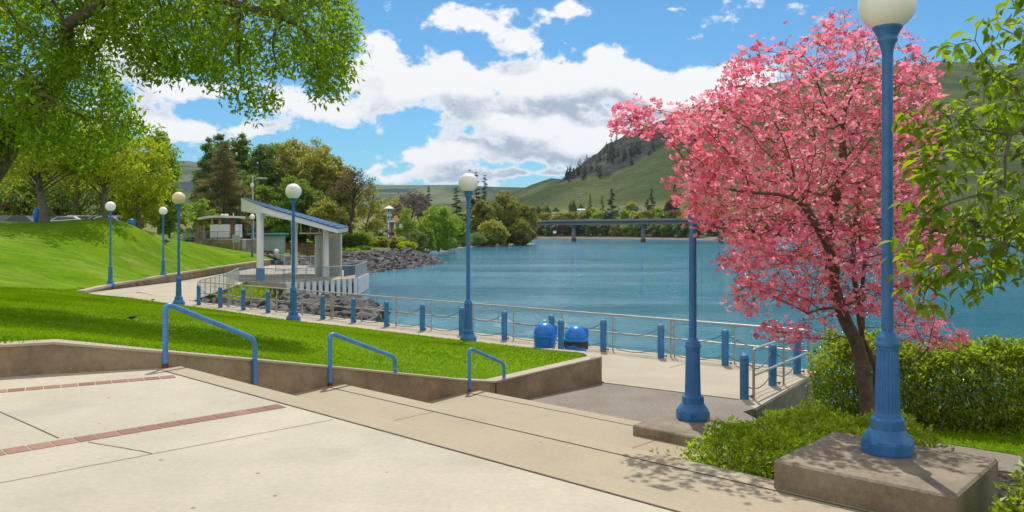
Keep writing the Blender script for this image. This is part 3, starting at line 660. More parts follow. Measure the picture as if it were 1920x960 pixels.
# ------------------------------------------------------------------ street lamps
def make_lamp():
    r = empty('street_lamp')
    b = MB(); p8 = math.pi/8
    b.lathe([(.262, 0), (.268, .02), (.268, .125), (.255, .14)], 8, smooth=False, phase=p8)
    b.lathe([(.25, .14), (.24, .165), (.19, .235), (.175, .26)], 24)
    b.lathe([(.175, .26), (.175, .36), (.145, .385)], 8, smooth=False, phase=p8)
    base = b.build('base', M['blue'], r)
    b = MB(); b.lathe([(.132, .385), (.128, .42), (.126, .43), (.110, 1.09), (.112, 1.10), (.116, 1.13)], 40, flute=(.425, 1.095, .085), smooth=False); b.build('fluted_shaft', M['blue'], r)
    b = MB(); b.lathe([(.118, 1.13), (.128, 1.14), (.132, 1.165), (.128, 1.185), (.112, 1.195), (.116, 1.215), (.108, 1.24), (.088, 1.255), (.078, 1.28), (.062, 1.30)], 28); b.build('collar', M['blue'], r)
    b = MB(); b.lathe([(.060, 1.29), (.058, 2.6), (.055, 4.26)], 20); b.build('pole', M['blue'], r)
    b = MB(); b.lathe([(.056, 4.24), (.060, 4.28), (.082, 4.37), (.098, 4.385), (.100, 4.41), (.092, 4.425), (.105, 4.45), (.138, 4.51), (.150, 4.525), (.150, 4.55), (.13, 4.565)], 28); b.build('capital', M['blue'], r)
    b = MB(); pr = [(max(.002, .292*math.sin(t)), 4.795-.292*math.cos(t)) for t in np.linspace(.45, math.pi, 22)]; b.lathe(pr, 32); b.build('globe', M['globe'], r)
    return r
lamp0 = make_lamp(); first = True
def lamp(x, y, z, label, s=1.0, rz=0.0, globe=None):
    global first
    o = lamp0 if first else copy_tree(lamp0); first = False
    o.location = (x, y, z); o.scale = (s, s, s); o.rotation_euler = (0, 0, rz); tag(o, label, 'lamp', 'blue globe street lamps')
    if globe:
        for ch in o.children:
            if ch.name.startswith('globe'): ch.data = ch.data.copy(); ch.data.materials[0] = globe
ZA, ZL2 = CAMZ-2.15, CAMZ-2.87
p = P(1664, 848, ZA); lamp(p[0], p[1], ZA, 'blue fluted globe lamp standing on the big concrete block in front of the pink tree', .905, .2)
p = P(1299, 785, ZL2); lamp(p[0], p[1], ZL2, 'blue fluted globe lamp on the low slab, its globe hidden in the pink blossom', .95)
for px, sz, base, label, gl in (
    (878, 299, 0, 'blue globe lamp on the lawn edge nearest the two blue bins', None),
    (550, 239, 0, 'blue globe lamp on the lawn edge in front of the lakeside pavilion', None),
    (335, 197, 0, 'blue globe lamp with a yellowed globe at the head of the ramp', M['globe_old']),
    (207, 149, -.02, 'blue globe lamp on the lawn slope, nearest to the low corner of the ramp wall', None),
    (306, 123, -.05, 'blue globe lamp on the lawn slope beside the vent in the ramp wall', None),
    (473, 82, -.02, 'farthest small blue globe lamp, left of the pavilion and in front of the teal shed', None)):
    d = F*4.73/sz; d = {878: 24.0, 550: 29.5, 335: 36.0}.get(px, d); x = (px-CX)/F*d
    lamp(x, d, base, label, 1.0, 0, gl)

# blocks under the two near lamps
def block(name, s0, s1, n0, n1, z0, z1, label):
    m = MB(); c = SN((s0+s1)/2, (n0+n1)/2); m.box((c[0], c[1], (z0+z1)/2), (s1-s0, n1-n0, z1-z0), math.atan2(S[1], S[0]), .02)
    tag(m.build(name, M['block']), label, 'lamp base')
block('lamp_plinth', -3.3, -1.76, 7.15, 8.62, -.2, ZA, 'big weathered concrete block under the nearest lamp, dappled with shade')
block('lamp_plinth', -6.72, -5.52, 9.85, 11.2, -.3, ZL2, 'low flat concrete slab under the middle lamp at the foot of the steps')

# ------------------------------------------------------------------ handrails
def arc_path(pts, r=.10, k=6):
    out = [Vector(pts[0])]
    for i in range(1, len(pts)-1):
        a, b, c = map(Vector, pts[i-1:i+2]); u1 = (a-b).normalized(); u2 = (c-b).normalized()
        for t in np.linspace(0, 1, k): out.append((b+u1*r)*(1-t)**2+b*2*t*(1-t)+(b+u2*r)*t*t)
    return out+[Vector(pts[-1])]
for (px, py, z, run, drop, hgt, px2, zb, label) in (
    (310, 690, ZP, 1.30, .60, .82, 478, Z1, 'largest blue pipe handrail, on the top flight of steps at the plaza edge'),
    (618.5, 724, Z1, 1.36, .56, .825, 741, Z2, 'middle blue pipe handrail, on the second flight of steps'),
    (880, 735, Z2, 1.05, .43, .82, 945, 0, 'smallest blue pipe handrail, on the last flight above the asphalt')):
    a = P(px, py, z); tx, ty = .595, .804; k = (px2-CX)/F; t = (k*a[1]-a[0])/(tx-k*ty)
    b = (a[0]+tx*t, a[1]+ty*t)
    e = empty('handrail', a); tag(e, label, 'handrail', 'blue handrails of the steps')
    top = z+hgt; m = MB(); L = lambda x, y, zz: (x-a[0], y-a[1], zz-a[2])
    m.tube(arc_path([L(a[0], a[1], z), L(a[0], a[1], top), L(b[0], b[1], top-drop), L(b[0], b[1], zb)], .11), .034, 12); m.build('pipe', M['rail_blue'], e)
    m = MB(); m.lathe([(.0365, -.001), (.0365, .045), (.0355, .06)], 12); m.build('rusted_foot', M['rust'], e)

# ------------------------------------------------------------------ bollards, chains, railings
b0 = None
def bollard(x, y, label):
    global b0
    if b0 is None:
        b0 = empty('bollard'); m = MB(); m.lathe([(.088, 0), (.088, .80)], 20); m.build('post', M['bollard'], b0)
        m = MB(); m.lathe([(.088, .80), (.096, .802), (.097, .818), (.088, .825), (.086, .845), (.075, .875), (.05, .893), (.02, .90), (.001, .901)], 20); m.build('cap', M['bollard'], b0)
        m = MB(); m.box((.125, 0, .07), (.09, .03, .02)); m.box((.155, 0, .07), (.02, .05, .06)); m.build('chain_bracket', M['chain'], b0); o = b0
    else: o = copy_tree(b0)
    o.location = (x, y, 0); o.rotation_euler = (0, 0, math.atan2(pt[1], pt[0])); tag(o, label, 'bollard', 'blue bollards along the promenade')
    return o
for i in range(16):
    q = prow(i); k = 15-i
    bollard(q[0], q[1], 'blue domed bollard standing at the outer corner of the pier' if k == 0 else f'blue domed bollard by the lake railing, {ORD[k-1]} to the left of the pier corner bollard')
BN = P(1395.5, 748, 0); BM = P(1448.5, 722.5, 0)
bollard(BN[0], BN[1], 'blue domed bollard nearest the camera, at the shore end of the short pier railing')
bollard(BM[0], BM[1], 'blue domed bollard in the middle of the short pier side railing')
bollard(*P(1052, 660, 0)[:2], 'scuffed blue bollard standing between the two blue bins')

def chain(name, a, b, z, sag, label):
    a = Vector((a[0], a[1], z)); b = Vector((b[0], b[1], z)); t = (b-a).normalized(); a2 = a+t*.085; b2 = b-t*.085; n = 64
    m = MB(); pts = [a2.lerp(b2, k/n)-Vector((0, 0, sag*4*(k/n)*(1-k/n))) for k in range(n+1)]
    m.tube([p-a for p in pts], [.0145 if k % 2 else .007 for k in range(n+1)], 6)
    o = m.build(name, M['chain']); o.location = a; tag(o, label, 'chain', 'chains slung between the bollards'); return o
def pair_label(which, k):
    right = 'the pier corner bollard and its left neighbour' if k == 0 else f'the {ORD[k-1]} and {ORD[k]} bollards left of the pier corner'
    return f'{which} dark chain sagging between {right}'
cu = cl = None
for i in range(15):
    a, b = prow(i), prow(i+1); k = 14-i
    if cu is None:
        cu = chain('chain', a, b, .76, .24, pair_label('upper', k)); cl = chain('chain', a, b, .24, .17, pair_label('lower', k))
    else:
        for src, z, wn in ((cu, .76, 'upper'), (cl, .24, 'lower')):
            o = src.copy(); C.objects.link(o); o.location = (a[0], a[1], z); o['label'] = pair_label(wn, k)
BC = prow(15)
for a, b, nm in ((BN, BM, 'nearest bollard to middle one'), (BM, BC, 'middle bollard to corner one')):
    chain('chain', a[:2], b[:2], .76, .26, f'upper dark chain along the pier side, {nm}')
    chain('chain', a[:2], b[:2], .26, .17, f'lower dark chain along the pier side, {nm}')

e = empty('railing', (*edge(PE0, .3), 0)); tag(e, 'long galvanised pipe railing along the lake edge of the promenade', 'railing'); E0 = Vector(e.location)
rp = lambda s, z, o=.30: Vector((*edge(PE0+pt*s, o), z))-E0
Lr = np.linalg.norm(PE1-PE0)
m = MB(); m.tube([rp(-.6, 1.0), rp(Lr+.15, 1.0)], .027, 10); m.build('top_rail', M['galv'], e)
m = MB(); m.tube([rp(-.6, .50), rp(Lr+.15, .50)], .024, 10); m.build('mid_rail', M['galv'], e)
for i in range(8):
    for ds in (-.0,) if i % 2 else (-.055, .055):
        s = Lr/15*(2*i+1)+.18+ds
        m = MB(); m.tube([rp(s, -.05), rp(s, .975)], .024, 10); m.build('post', M['galv'], e)
for i in range(8):
    s = Lr/15*(2*i)+.12
    if i: m = MB(); m.tube([rp(s, -.05), rp(s, .975)], .02, 8); m.build('post', M['galv'], e)
m = MB(); m.tube([rp(-.6, -.05), rp(-.6, .975)], .024, 10); m.build('post', M['galv'], e)
side = (np.array(PIERC)-np.array(PIERN)); side /= np.linalg.norm(side); sq = np.array([side[1], -side[0]])
sa = BN[:2]+sq*.17+side*.06; sb = np.array(edge(PE1+pt*.17, .3))
e = empty('railing', (*sa, 0)); tag(e, 'short galvanised railing closing the right side of the pier under pink blossom', 'railing')
lp = lambda t, z: (*((sa+(sb-sa)*t)-sa), z)
m = MB(); m.tube(arc_path([lp(0, -.02), lp(0, 1.0), lp(1, 1.0)], .05), .027, 10); m.build('top_rail', M['galv'], e)
m = MB(); m.tube([lp(0, .48), lp(1, .48)], .026, 10); m.build('mid_rail', M['galv'], e)
for t in (.5, .99): m = MB(); m.tube([lp(t, -.02), lp(t, .98)], .024, 10); m.build('post', M['galv'], e)

# ------------------------------------------------------------------ litter bins
def bin_(x, y, z, rz, label, bagged, s=1.0):
    e = empty('litter_bin', (x, y, z), rz); tag(e, label, 'bin'); e.scale = (s, s, s)
    m = MB(); m.lathe([(.25, 0), (.26, .02), (.292, .60), (.292, .62)], 32); m.build('body', M['bin'], e)
    m = MB(); m.lathe([(.295, .56), (.322, .585), (.325, .615), (.318, .625), (.285, .63)], 32); m.build('rim', M['bin'], e)
    m = MB(); m.lathe([(.282, .62)]+[(.282*math.cos(t)**.8 if t < 1.56 else .002, .63+.315*math.sin(t)) for t in np.linspace(0, 1.57, 12)], 32); m.build('dome_lid', M['bin'], e)
    m = MB(); pr = [(.10, .64), (.30, .64), (.30, .85), (.26, .87), (.08, .90)]
    m.add([(x_, -.15, z_) for x_, z_ in pr]+[(x_, .15, z_) for x_, z_ in pr], [(0, 1, 2, 3, 4), (9, 8, 7, 6, 5)]+[(i+5, (i+1) % 5+5, (i+1) % 5, i) for i in range(5)]); m.build('hood', M['bin'], e)
    m = MB(); m.add([(.3025, -.12, .66), (.3025, .12, .66), (.3025, .12, .83), (.3025, -.12, .83)], [(0, 1, 2, 3)]); m.build('opening', M['glass'], e)
    if bagged:
        m = MB(); k = 40; vs = []
        for i in range(k):
            a = 2*math.pi*i/k; rr = .305+.012*math.sin(5*a); lo = .44+.05*math.sin(2*a+.6)+.02*math.sin(7*a)
            vs += [(rr*math.cos(a), rr*math.sin(a), .562), ((rr+.004)*math.cos(a), (rr+.004)*math.sin(a), lo), ((rr-.012)*math.cos(a), (rr-.012)*math.sin(a), lo), ((rr-.012)*math.cos(a), (rr-.012)*math.sin(a), .562)]
        m.add(vs, [(i*4+j, i*4+(j+1) % 4, ((i+1) % k)*4+(j+1) % 4, ((i+1) % k)*4+j) for i in range(k) for j in range(4)]); m.build('bin_bag', M['bag'], e)
    return e
bin_(.86, 21.0, 0, .7, 'left of two blue domed litter bins on the promenade, with a clean rim', False)
bin_(1.62, 20.3, 0, .7, 'right of two blue domed litter bins, black bag hanging out under its rim', True)
for px, py, lab in ((71, 392, 'blue litter bin beside the thick leaning trunk on the crest of the lawn'), (246, 405, 'blue litter bin on the crest under the trees behind the slope lamps')):
    d = 63 if px < 100 else 68; x = (px-CX)/F*d; bin_(x, d, lawn_z(x, d)[0]-(0 if px < 100 else .35), .3, lab, False, 1.15)

# ------------------------------------------------------------------ pavilion and stage deck
DECK = [(-20.6, 60.3), (-16.6, 58.2), (-12.5, 64.5), (-13.0, 72.0), (-21, 84), (-25.6, 84), (-25.4, 70), (-24.8, 61)]
e = empty('stage_deck', (-17, 65, ZD)); tag(e, 'concrete stage deck with white plank skirt standing over the lake rocks', 'deck'); E = Vector(e.location)
m = MB(); m.prism([(x-E.x, y-E.y) for x, y in DECK], -.35, 0); m.build('floor', M['walk'], e)
def planks(a, b, n, gap, z0, z1, name):
    a = np.array(a); b = np.array(b); L = np.linalg.norm(b-a); ang = math.atan2(*(b-a)[::-1]); wd = L/n; m = MB()
    for i in range(n):
        c = a+(b-a)*(i+.5)/n; m.box((c[0]-E.x, c[1]-E.y, (z0[0]+(z0[1]-z0[0])*(i+.5)/n+z1)/2), (wd-gap, .06, z1-(z0[0]+(z0[1]-z0[0])*(i+.5)/n)), ang)
    return m.build(name, M['whiteplank'], e)
o1 = np.array([.12, -.10])
planks(np.array(DECK[1])+o1, np.array(DECK[2])+o1, 12, .24, (-1.32, -1.30), -.02, 'plank_skirt')
planks(np.array(DECK[2])+[.1, 0], np.array(DECK[3])+[.1, 0], 5, .01, (-1.38, -1.38), .0, 'plank_skirt')
m = MB()
for t in (.1, .5, .9):
    for a, b in ((DECK[1], DECK[2]),):
        x = a[0]+(b[0]-a[0])*t; y = a[1]+(b[1]-a[1])*t+.8; m.box((x-E.x, y-E.y, -1.2), (.35, .35, 1.9))
m.build('footing', M['wall'], e)
def bal_rail(line, z, hgt, m_, name, label, cat='railing', step_=.13, zs=None):
    e = empty(name, (*line[0], z)); tag(e, label, cat); o = Vector(e.location)
    zs = zs or [z]*len(line); acc = []
    for (a, za), (b, zb) in zip(list(zip(line, zs))[:-1], list(zip(line, zs))[1:]):
        a3 = Vector((*a, za))-o; b3 = Vector((*b, zb))-o; L = (b3-a3).length; k = max(2, int(L/step_))
        m = MB(); up = Vector((0, 0, hgt)); ang = math.atan2(b3.y-a3.y, b3.x-a3.x)
        m.tube([a3+up, b3+up], .028, 6); m.build('top_rail', m_, e)
        m = MB(); lo = Vector((0, 0, .1)); m.tube([a3+lo, b3+lo], .02, 6)
        for i in range(1, k): q = a3.lerp(b3, i/k); m.tube([q+lo, q+up], .011, 4, caps=False)
        m.build('baluster_panel', m_, e)
        ns = max(1, round(L/1.8))
        for i in range(ns+1):
            q = a3.lerp(b3, i/ns); m = MB(); m.box((q.x, q.y, q.z+hgt/2), (.05, .05, hgt), ang); m.build('post', m_, e)
    return e
bal_rail([(-20.6, 60.35), (-16.62, 58.3), (-14.3, 61.85)], ZD, 1.02, M['bluerail'], 'railing', 'faded blue baluster railing along the front of the stage deck')
bal_rail([(-14.3, 61.85), (-12.6, 64.5)], ZD, 1.02, M['greyrail'], 'railing', 'short grey baluster railing at the right front corner of the stage deck')
bal_rail([(-13.1, 71.9), (-15.6, 75.6)], ZD, 1.02, M['greyrail'], 'railing', 'grey baluster railing along the lake side back of the stage deck')
bal_rail([(-15.6, 40.0), (-17.8, 50), (-20.6, 60.3)], -.05, 1.0, M['greyrail'], 'railing', 'pale grey baluster railing down the lake side of the ramp', step_=.36, zs=[-.12, -.33, ZD])
bal_rail([(-24.5, 86), (-19.5, 83)], ZD, 1.1, M['greyrail'], 'railing', 'pale grey railing across the back of the stage deck')
bal_rail([(-22.0, 74.5), (-17.8, 73.5)], ZD, 1.0, M['bluerail'], 'railing', 'blue railing behind the pavilion columns on the stage')
e = empty('mesh_panel', (-12.6, 64.5, ZD)); tag(e, 'grey mesh panel railing at the lake corner of the stage deck', 'railing')
m = MB(); d_ = np.array([-13.1+12.6, 71.9-64.5]); m.prism([(0, 0), (.05, 0), (d_[0]+.05, d_[1]), (d_[0], d_[1])], .08, 1.0); m.build('infill', M['panelgrey'], e)
m = MB(); m.tube([(0.02, 0, 1.03), (d_[0]+.02, d_[1], 1.03)], .035, 8); m.build('top_rail', M['greyrail'], e)
m = MB(); m.box((-14.45+1.15, 68.6, .5), (.06, 4.6, .95), -.12); o = m.build('banner', M['roofblue']); o.location = (-.35, 0, ZD); tag(o, 'solid blue board fixed to the railing on the right of the stage', 'board')

e = empty('pavilion', (-19.5, 61.9, ZD)); tag(e, 'lakeside pavilion with sloping blue roof, white fascia and white columns on the stage', 'pavilion'); E = Vector(e.location)
def lz(v): return (v[0]-E.x, v[1]-E.y, v[2]-E.z)
Nr, Rr, FRr, Lr_ = PD(493, 386, 60.5), PD(634, 427.5, 63.5), PD(654, 425, 73), PD(451, 369, 72.5)
m = MB(); m.add([lz(v) for v in (Nr+[0, 0, .0], Rr, FRr, Lr_)]+[lz(v-np.array([0, 0, .07])) for v in (Nr, Rr, FRr, Lr_)], [(0, 1, 2, 3), (7, 6, 5, 4), (0, 4, 5, 1), (1, 5, 6, 2), (2, 6, 7, 3), (3, 7, 4, 0)]); roof = m.build('roof', M['roofblue'], e)
m = MB()     # standing seams of the metal roof
for i in range(1, 14):
    t = i/14; a = Nr+(Rr-Nr)*t; b = Lr_+(FRr-Lr_)*t; m.tube([lz(a+[0, 0, .03]), lz(b+[0, 0, .03])], .03, 4)
m.build('seam', M['roofblue'], roof)
dn = lambda v, h, ins=.0: np.array([v[0], v[1], v[2]-h])
cen = (Nr+Rr+FRr+Lr_)/4; insd = lambda v, k: v+(cen-v)*np.array([k, k, 0])
top = [dn(insd(v, .01), .072) for v in (Nr, Rr, FRr, Lr_)]; bot = [dn(insd(v, .012), h) for v, h in zip((Nr, Rr, FRr, Lr_), (.55, .42, .42, 1.30))]
m = MB(); m.add([lz(v) for v in top+bot], [(0, 4, 5, 1), (1, 5, 6, 2), (2, 6, 7, 3), (3, 7, 4, 0), (4, 7, 6, 5)]); m.build('fascia', M['white'], e)
def roof_under(x, y):
    a = np.array([v[:2] for v in bot]); A = np.c_[a, np.ones(4)]; k, *_ = np.linalg.lstsq(A, np.array([v[2] for v in bot]), rcond=None); return x*k[0]+y*k[1]+k[2]
def column(px, d, r):
    x = (px-CX)/F*d; h = roof_under(x, d)-ZD; m = MB()
    m.lathe([(r*1.02, 0), (r*1.02, .9), (r*.92, .92), (r*.88, h-.7), (r*1.0, h-.15), (r*1.15, h+.1)], 8, c=(x-E.x, d-E.y, 0), smooth=False, phase=math.pi/8); m.build('column', M['white'], e)
column(488, 62, .30); column(552, 72.5, .30); column(611, 66.2, .27)
x = (488-CX)/F*62; m = MB(); m.box((x-E.x, 62-E.y, .45), (.66, .66, .9), .3, .02); m.build('column_base', M['bluerail'], e)
def panel(px0, px1, d0, d1, ytop, mm):
    a = PD(px0, ytop, d0); b = PD(px1, ytop, d1); t = (b-a)[:2]; q = np.array([-t[1], t[0]])/np.linalg.norm(t)*.1
    m = MB(); m.prism([lz((*p_, 0))[:2] for p_ in (a[:2], b[:2], b[:2]+q, a[:2]+q)], 0.0, [a[2]-ZD, b[2]-ZD, b[2]-ZD, a[2]-ZD]); return m.build('wind_panel', mm, e), a, b
pn_, a, b = panel(592.5, 605, 66.5, 69.5, 441, M['panel'])
c = (a+b)/2; t = (b-a)[:2]/np.linalg.norm((b-a)[:2]); q = np.array([t[1], -t[0]])*.012
m = MB()
for k in range(10): ang = k*.6; rr = .05+.012*k; pp = c[:2]+q+t*rr*math.cos(ang); m.box(lz((pp[0], pp[1], 1.75+ZD*0+rr*math.sin(ang))), (.08, .02, .1), math.atan2(t[1], t[0]))
m.box(lz((*(c[:2]+q), 1.28)), (.4, .02, .07), math.atan2(t[1], t[0])); m.build('emblem', mat('faded_green_emblem', (.36, .5, .38), .7), pn_)
panel(617, 639, 69.5, 67.5, 438, M['white'])
m = MB(); a = PD(561, 437.5, 68); b = PD(603, 437.5, 67); m.tube([lz(a), lz(b)], .06, 6)
for t in (.08, .5, .9): q_ = a+(b-a)*t; m.tube([lz(q_), lz((q_[0], q_[1], roof_under(q_[0], q_[1])+.1))], .035, 6)
m.build('hanging_light_bar', M['white'], e)
m = MB(); a = PD(604, 431, 66.2); b = PD(632, 432, 66.6); m.tube([lz(a), lz(b)], .13, 4); m.build('beam', M['woodlight'], e)

# ------------------------------------------------------------------ booth, walls and shed beyond the lawn
D0 = 95.0
def X(px, d=D0): return (px-CX)/F*d
def Z(py, d=D0): return CAMZ+(HY-py)/F*d
e = empty('retaining_wall', (X(428), D0, 0)); tag(e, 'grey concrete wall of the terrace under the white booth', 'wall'); ox = Vector(e.location)
m = MB(); m.prism([(X(386)-ox.x, 0), (X(470)-ox.x, -3), (X(474)-ox.x, 3.5), (X(345)-ox.x, 9), (X(345)-ox.x, 3)], -.5, Z(449)); m.build('wall_face', M['wall'], e)
m = MB(); m.box((X(380)-ox.x, -.9, Z(441)), (1.0, .5, 2.3)); m.build('pier', M['block'], e)
m = MB(); m.box((X(372)-ox.x, -1.4, Z(456)), (1.9, 1.6, .35), .1, .03); m.build('step', M['block'], e)
e = empty('booth', (X(400), 99, Z(449))); tag(e, 'small white ticket booth with curved white roof behind the lawn slope', 'booth'); ox = Vector(e.location)
hb = Z(421)-Z(449)
m = MB(); m.box((0.1, 0, hb/2+.1), (3.3, 2.4, hb-.1), .1, .08); m.build('wall', M['white'], e)
m = MB(); m.box((0.1, .02, hb+.33), (3.1, 2.2, .66), .1); m.build('window', M['glass'], e)
for x_ in (-1.35, -.45, 1.0, 1.4):
    m = MB(); m.box((x_+.2, -1.16+.1*x_, hb+.33), (.12 if x_ > 0 else .28, .1, .7), .1); m.build('post', M['woodlight'] if x_ < 0 else M['wood'], e)
m = MB(); m.box((-2.5, -.3, (hb+.6)/2), (.28, .28, hb+.6)); m.build('post', M['woodlight'], e)
m = MB(); k = 12; top_ = []; 
for i in range(k+1):
    t = i/k; x_ = -2.85+4.8*t; z_ = hb+.58+.30*(1-(1-min(1, t*1.7))**2)-.16*max(0, t-.5); top_.append((x_, z_))
vs = [(x_, y_, z_+dz) for dz in (0, .26) for y_ in (-1.6, 1.6) for x_, z_ in top_]; n_ = k+1; fs = []
for i in range(k): fs += [(i, n_+i, n_+i+1, i+1), (2*n_+i, 2*n_+i+1, 3*n_+i+1, 3*n_+i), (i, i+1, 2*n_+i+1, 2*n_+i), (n_+i, 3*n_+i, 3*n_+i+1, n_+i+1)]
fs += [(0, 2*n_, 3*n_, n_), (k, n_+k, 3*n_+k, 2*n_+k)]; m.add(vs, fs); rf = m.build('roof', M['white'], e)
m = MB(); m.box((-.1, 0, hb+1.22), (.8, .6, .25), 0, .04); m.tube([(1.0, 0, hb+1.0), (1.0, 0, hb+1.45)], .05, 6); m.build('roof_vent', M['white'], rf)
m = MB(); m.box((1.3, -1.18, hb*.5+.2), (.5, .06, hb+.6), .1); m.build('door', M['wood'], e)
bal_rail([(X(386), D0-.1), (X(470), D0-2.9)], Z(449), .95, M['bluerail'], 'railing', 'blue railing on the terrace wall in front of the white booth', step_=.2)
rl_ = bal_rail([(X(343, 96), 96), (X(372, 95), 95)], Z(451), 1.0, M['bluerail'], 'railing', 'blue railing with pale fish panels left of the booth step', step_=.2)
m = MB()
for i in range(3): m.box((X(348+i*9, 95.3), 95.1, Z(441)), (.42, .04, .5), .1, .01)
po = m.build('ornament_panel', M['teal'], rl_); po.location = -Vector(rl_.location)
e = empty('utility_cabinet', (X(443, 91), 91, Z(470, 91))); tag(e, 'grey green utility cabinet on legs before the concrete terrace wall', 'cabinet')
m = MB(); m.box((0, 0, 1.35), (.8, .4, .9), 0, .03); m.build('body', M['panelgrey'], e)
for x_ in (-.3, .3): m = MB(); m.box((x_, 0, .45), (.08, .1, .9)); m.build('leg', M['panelgrey'], e)
m = MB(); m.box((.9, 0, .7), (.35, .3, 1.1), 0, .02); m.build('meter_box', M['panelgrey'], e)
e = empty('shed', (X(503, 104), 104, -.5)); tag(e, 'teal boarded shed with blue green roof behind the pavilion column', 'shed')
m = MB(); m.box((0, 0, 1.6), (3.6, 3, 3.2)); m.build('wall', M['teal'], e)
m = MB(); m.box((0, 0, 3.3), (4.4, 3.8, .3), 0, .05); m.build('roof', M['tealroof'], e)
m = MB(); m.box((-2.8, -.5, .6), (2.2, 2, 1.4), 0, .1); m.build('lean_to', M['tealroof'], e)
e = empty('light_pole', (X(474, 98), 98, 0)); tag(e, 'tall grey floodlight pole in front of the dark trees behind the pavilion', 'pole')
m = MB(); m.tube([(0, 0, -.5), (0, 0, Z(330, 98))], [.14, .09], 10); m.build('shaft', M['greyrail'], e)
m = MB(); m.tube([(0, 0, Z(338, 98)), (1.1, -.2, Z(333, 98)), (1.6, -.2, Z(336, 98))], .05, 6); m.box((1.2, -.2, Z(335, 98)), (1.2, .5, .18), 0, .05); m.build('floodlight', M['panelgrey'], e)
m = MB(); m.lathe([(.05, 0), (.2, .08), (.25, .3), (.2, .5), (.02, .56)], 12, c=(0, -.25, Z(352, 98))); m.build('camera_dome', M['white'], e)
def slat_fence(a, b, z, h, nsl, label):
    e = empty('timber_fence', (*a, z)); tag(e, label, 'fence'); a = np.array(a); b = np.array(b); L = np.linalg.norm(b-a); ang = math.atan2(*(b-a)[::-1]); m = MB()
    for i in range(nsl): c = (b-a)/2; m.box((c[0], c[1], .15+i*h/nsl), (L, .05, h/nsl*.62), ang)
    m.build('slats', M['wood'], e)
    for t in (0, .33, .66, 1): c = (b-a)*t; m = MB(); m.box((c[0], c[1], h/2), (.14, .14, h), ang); m.build('post', M['wood'], e)
slat_fence((X(545, 99), 99), (X(592, 95), 95), -.4, 1.6, 7, 'brown timber slat fence behind the pavilion beside the boat ramp')
slat_fence((X(536, 108), 108), (X(588, 104), 104), .1, 1.5, 6, 'farther brown timber slat fence behind the pavilion above the first')
slat_fence((X(496, 93), 93), (X(514, 92), 92), -.4, 1.4, 6, 'short brown timber fence left of the pavilion back railing')
e = empty('kiosk_post', (X(518, 92), 92, -.4)); tag(e, 'squat tan post with pale round cap by the short brown fence', 'post')
m = MB(); m.lathe([(.3, 0), (.34, .3), (.34, .95), (.26, 1.1)], 14); m.build('body', M['wallcap'], e); m = MB(); m.lathe([(.2, 1.1), (.3, 1.25), (.22, 1.5), (.02, 1.58)], 14); m.build('cap', M['white'], e)

# ------------------------------------------------------------------ cars on the car park beyond the crest
M['asph2'] = M['tarmac']
q4 = [(-75, 74), (-42, 74), (-44, 92), (-80, 92)]; mb = MB(); mb.add([(x_, y_, lawn_z(x_, y_)[0]+.08) for x_, y_ in q4], [(0, 1, 2, 3)]); structure(mb.build('car_park', M['tarmac']))
def car_mesh(paint, x, y, z, rz, van, label):
    e = empty('parked_car', (x, y, z), rz); tag(e, label, 'car', 'cars parked beyond the lawn crest')
    pr = [(-2.15, .35), (-2.2, .7), (-2.05, .92), (-1.3, 1.0), (-.55, 1.42), (.9, 1.46), (1.7, 1.02), (2.1, .95), (2.15, .4)] if not van else [(-2.15, .35), (-2.2, .75), (-2.0, 1.0), (-1.25, 1.1), (-.6, 1.65), (1.75, 1.7), (2.1, 1.1), (2.15, .4)]
    n = len(pr); sh = lambda z_: .88 if z_ < 1.05 else .70
    m = MB(); m.add([(x_, -sh(z_), z_) for x_, z_ in pr]+[(x_, sh(z_), z_) for x_, z_ in pr], [tuple(range(n)), tuple(range(2*n-1, n-1, -1))]+[(i, i+n, (i+1) % n+n, (i+1) % n) for i in range(n)]); m.build('body', paint, e)
    m = MB(); hi = 1.38 if not van else 1.6
    for sgn in (-1, 1):
        m = MB(); m.add([(-1.05, sgn*.86, 1.05), (1.45, sgn*.86, 1.05), (.85, sgn*.74, hi), (-.5, sgn*.74, hi)], [(0, 1, 2, 3) if sgn < 0 else (3, 2, 1, 0)]); m.build('side_window', M['glass'], e)
    m = MB(); m.add([(-1.28, -.66, 1.04), (-1.28, .66, 1.04), (-.62, .6, hi), (-.62, -.6, hi)], [(0, 1, 2, 3)]); m.build('windscreen', M['glass'], e)
    for wx in (-1.35, 1.35):
        for wy in (-.82, .82):
            m = MB(); m.tube([(wx, wy-.1, .33), (wx, wy+.1, .33)], .33, 14, False); m.build('wheel', M['tyre'], e)
paints = {k: mat('car_paint_'+k, c, .25, .04, 1) for k, c in (('white', (.6, .62, .64)), ('silver', (.38, .40, .43)), ('maroon', (.12, .03, .05)), ('dark', (.05, .05, .075)), ('grey', (.18, .19, .22)))}
for px, k, van, lab in ((20, 'silver', 0, 'silver car at the far left of the car park beyond the crest'), (46, 'grey', 1, 'grey people carrier parked left of the thick leaning trunk'),
    (99, 'dark', 1, 'dark car parked just right of the thick leaning trunk'), (125, 'white', 0, 'white car, roof and window showing over the grass crest between trunks'),
    (148, 'maroon', 0, 'maroon car partly hidden by the crest beside the white car'), (168, 'white', 1, 'white people carrier left of the thin upright trunk'),
    (189, 'silver', 1, 'silver estate car right behind the thin upright trunk'), (208, 'white', 0, 'white car behind the globe of the first slope lamp')):
    d = 76+RNG.random()*2; car_mesh(paints[k], (px-CX)/F*d, d, CAMZ+(HY-(404 if van else 406))/F*d-(1.68 if van else 1.45), RNG.normal()*.15+(.25 if px % 2 else 3.3), van, lab)

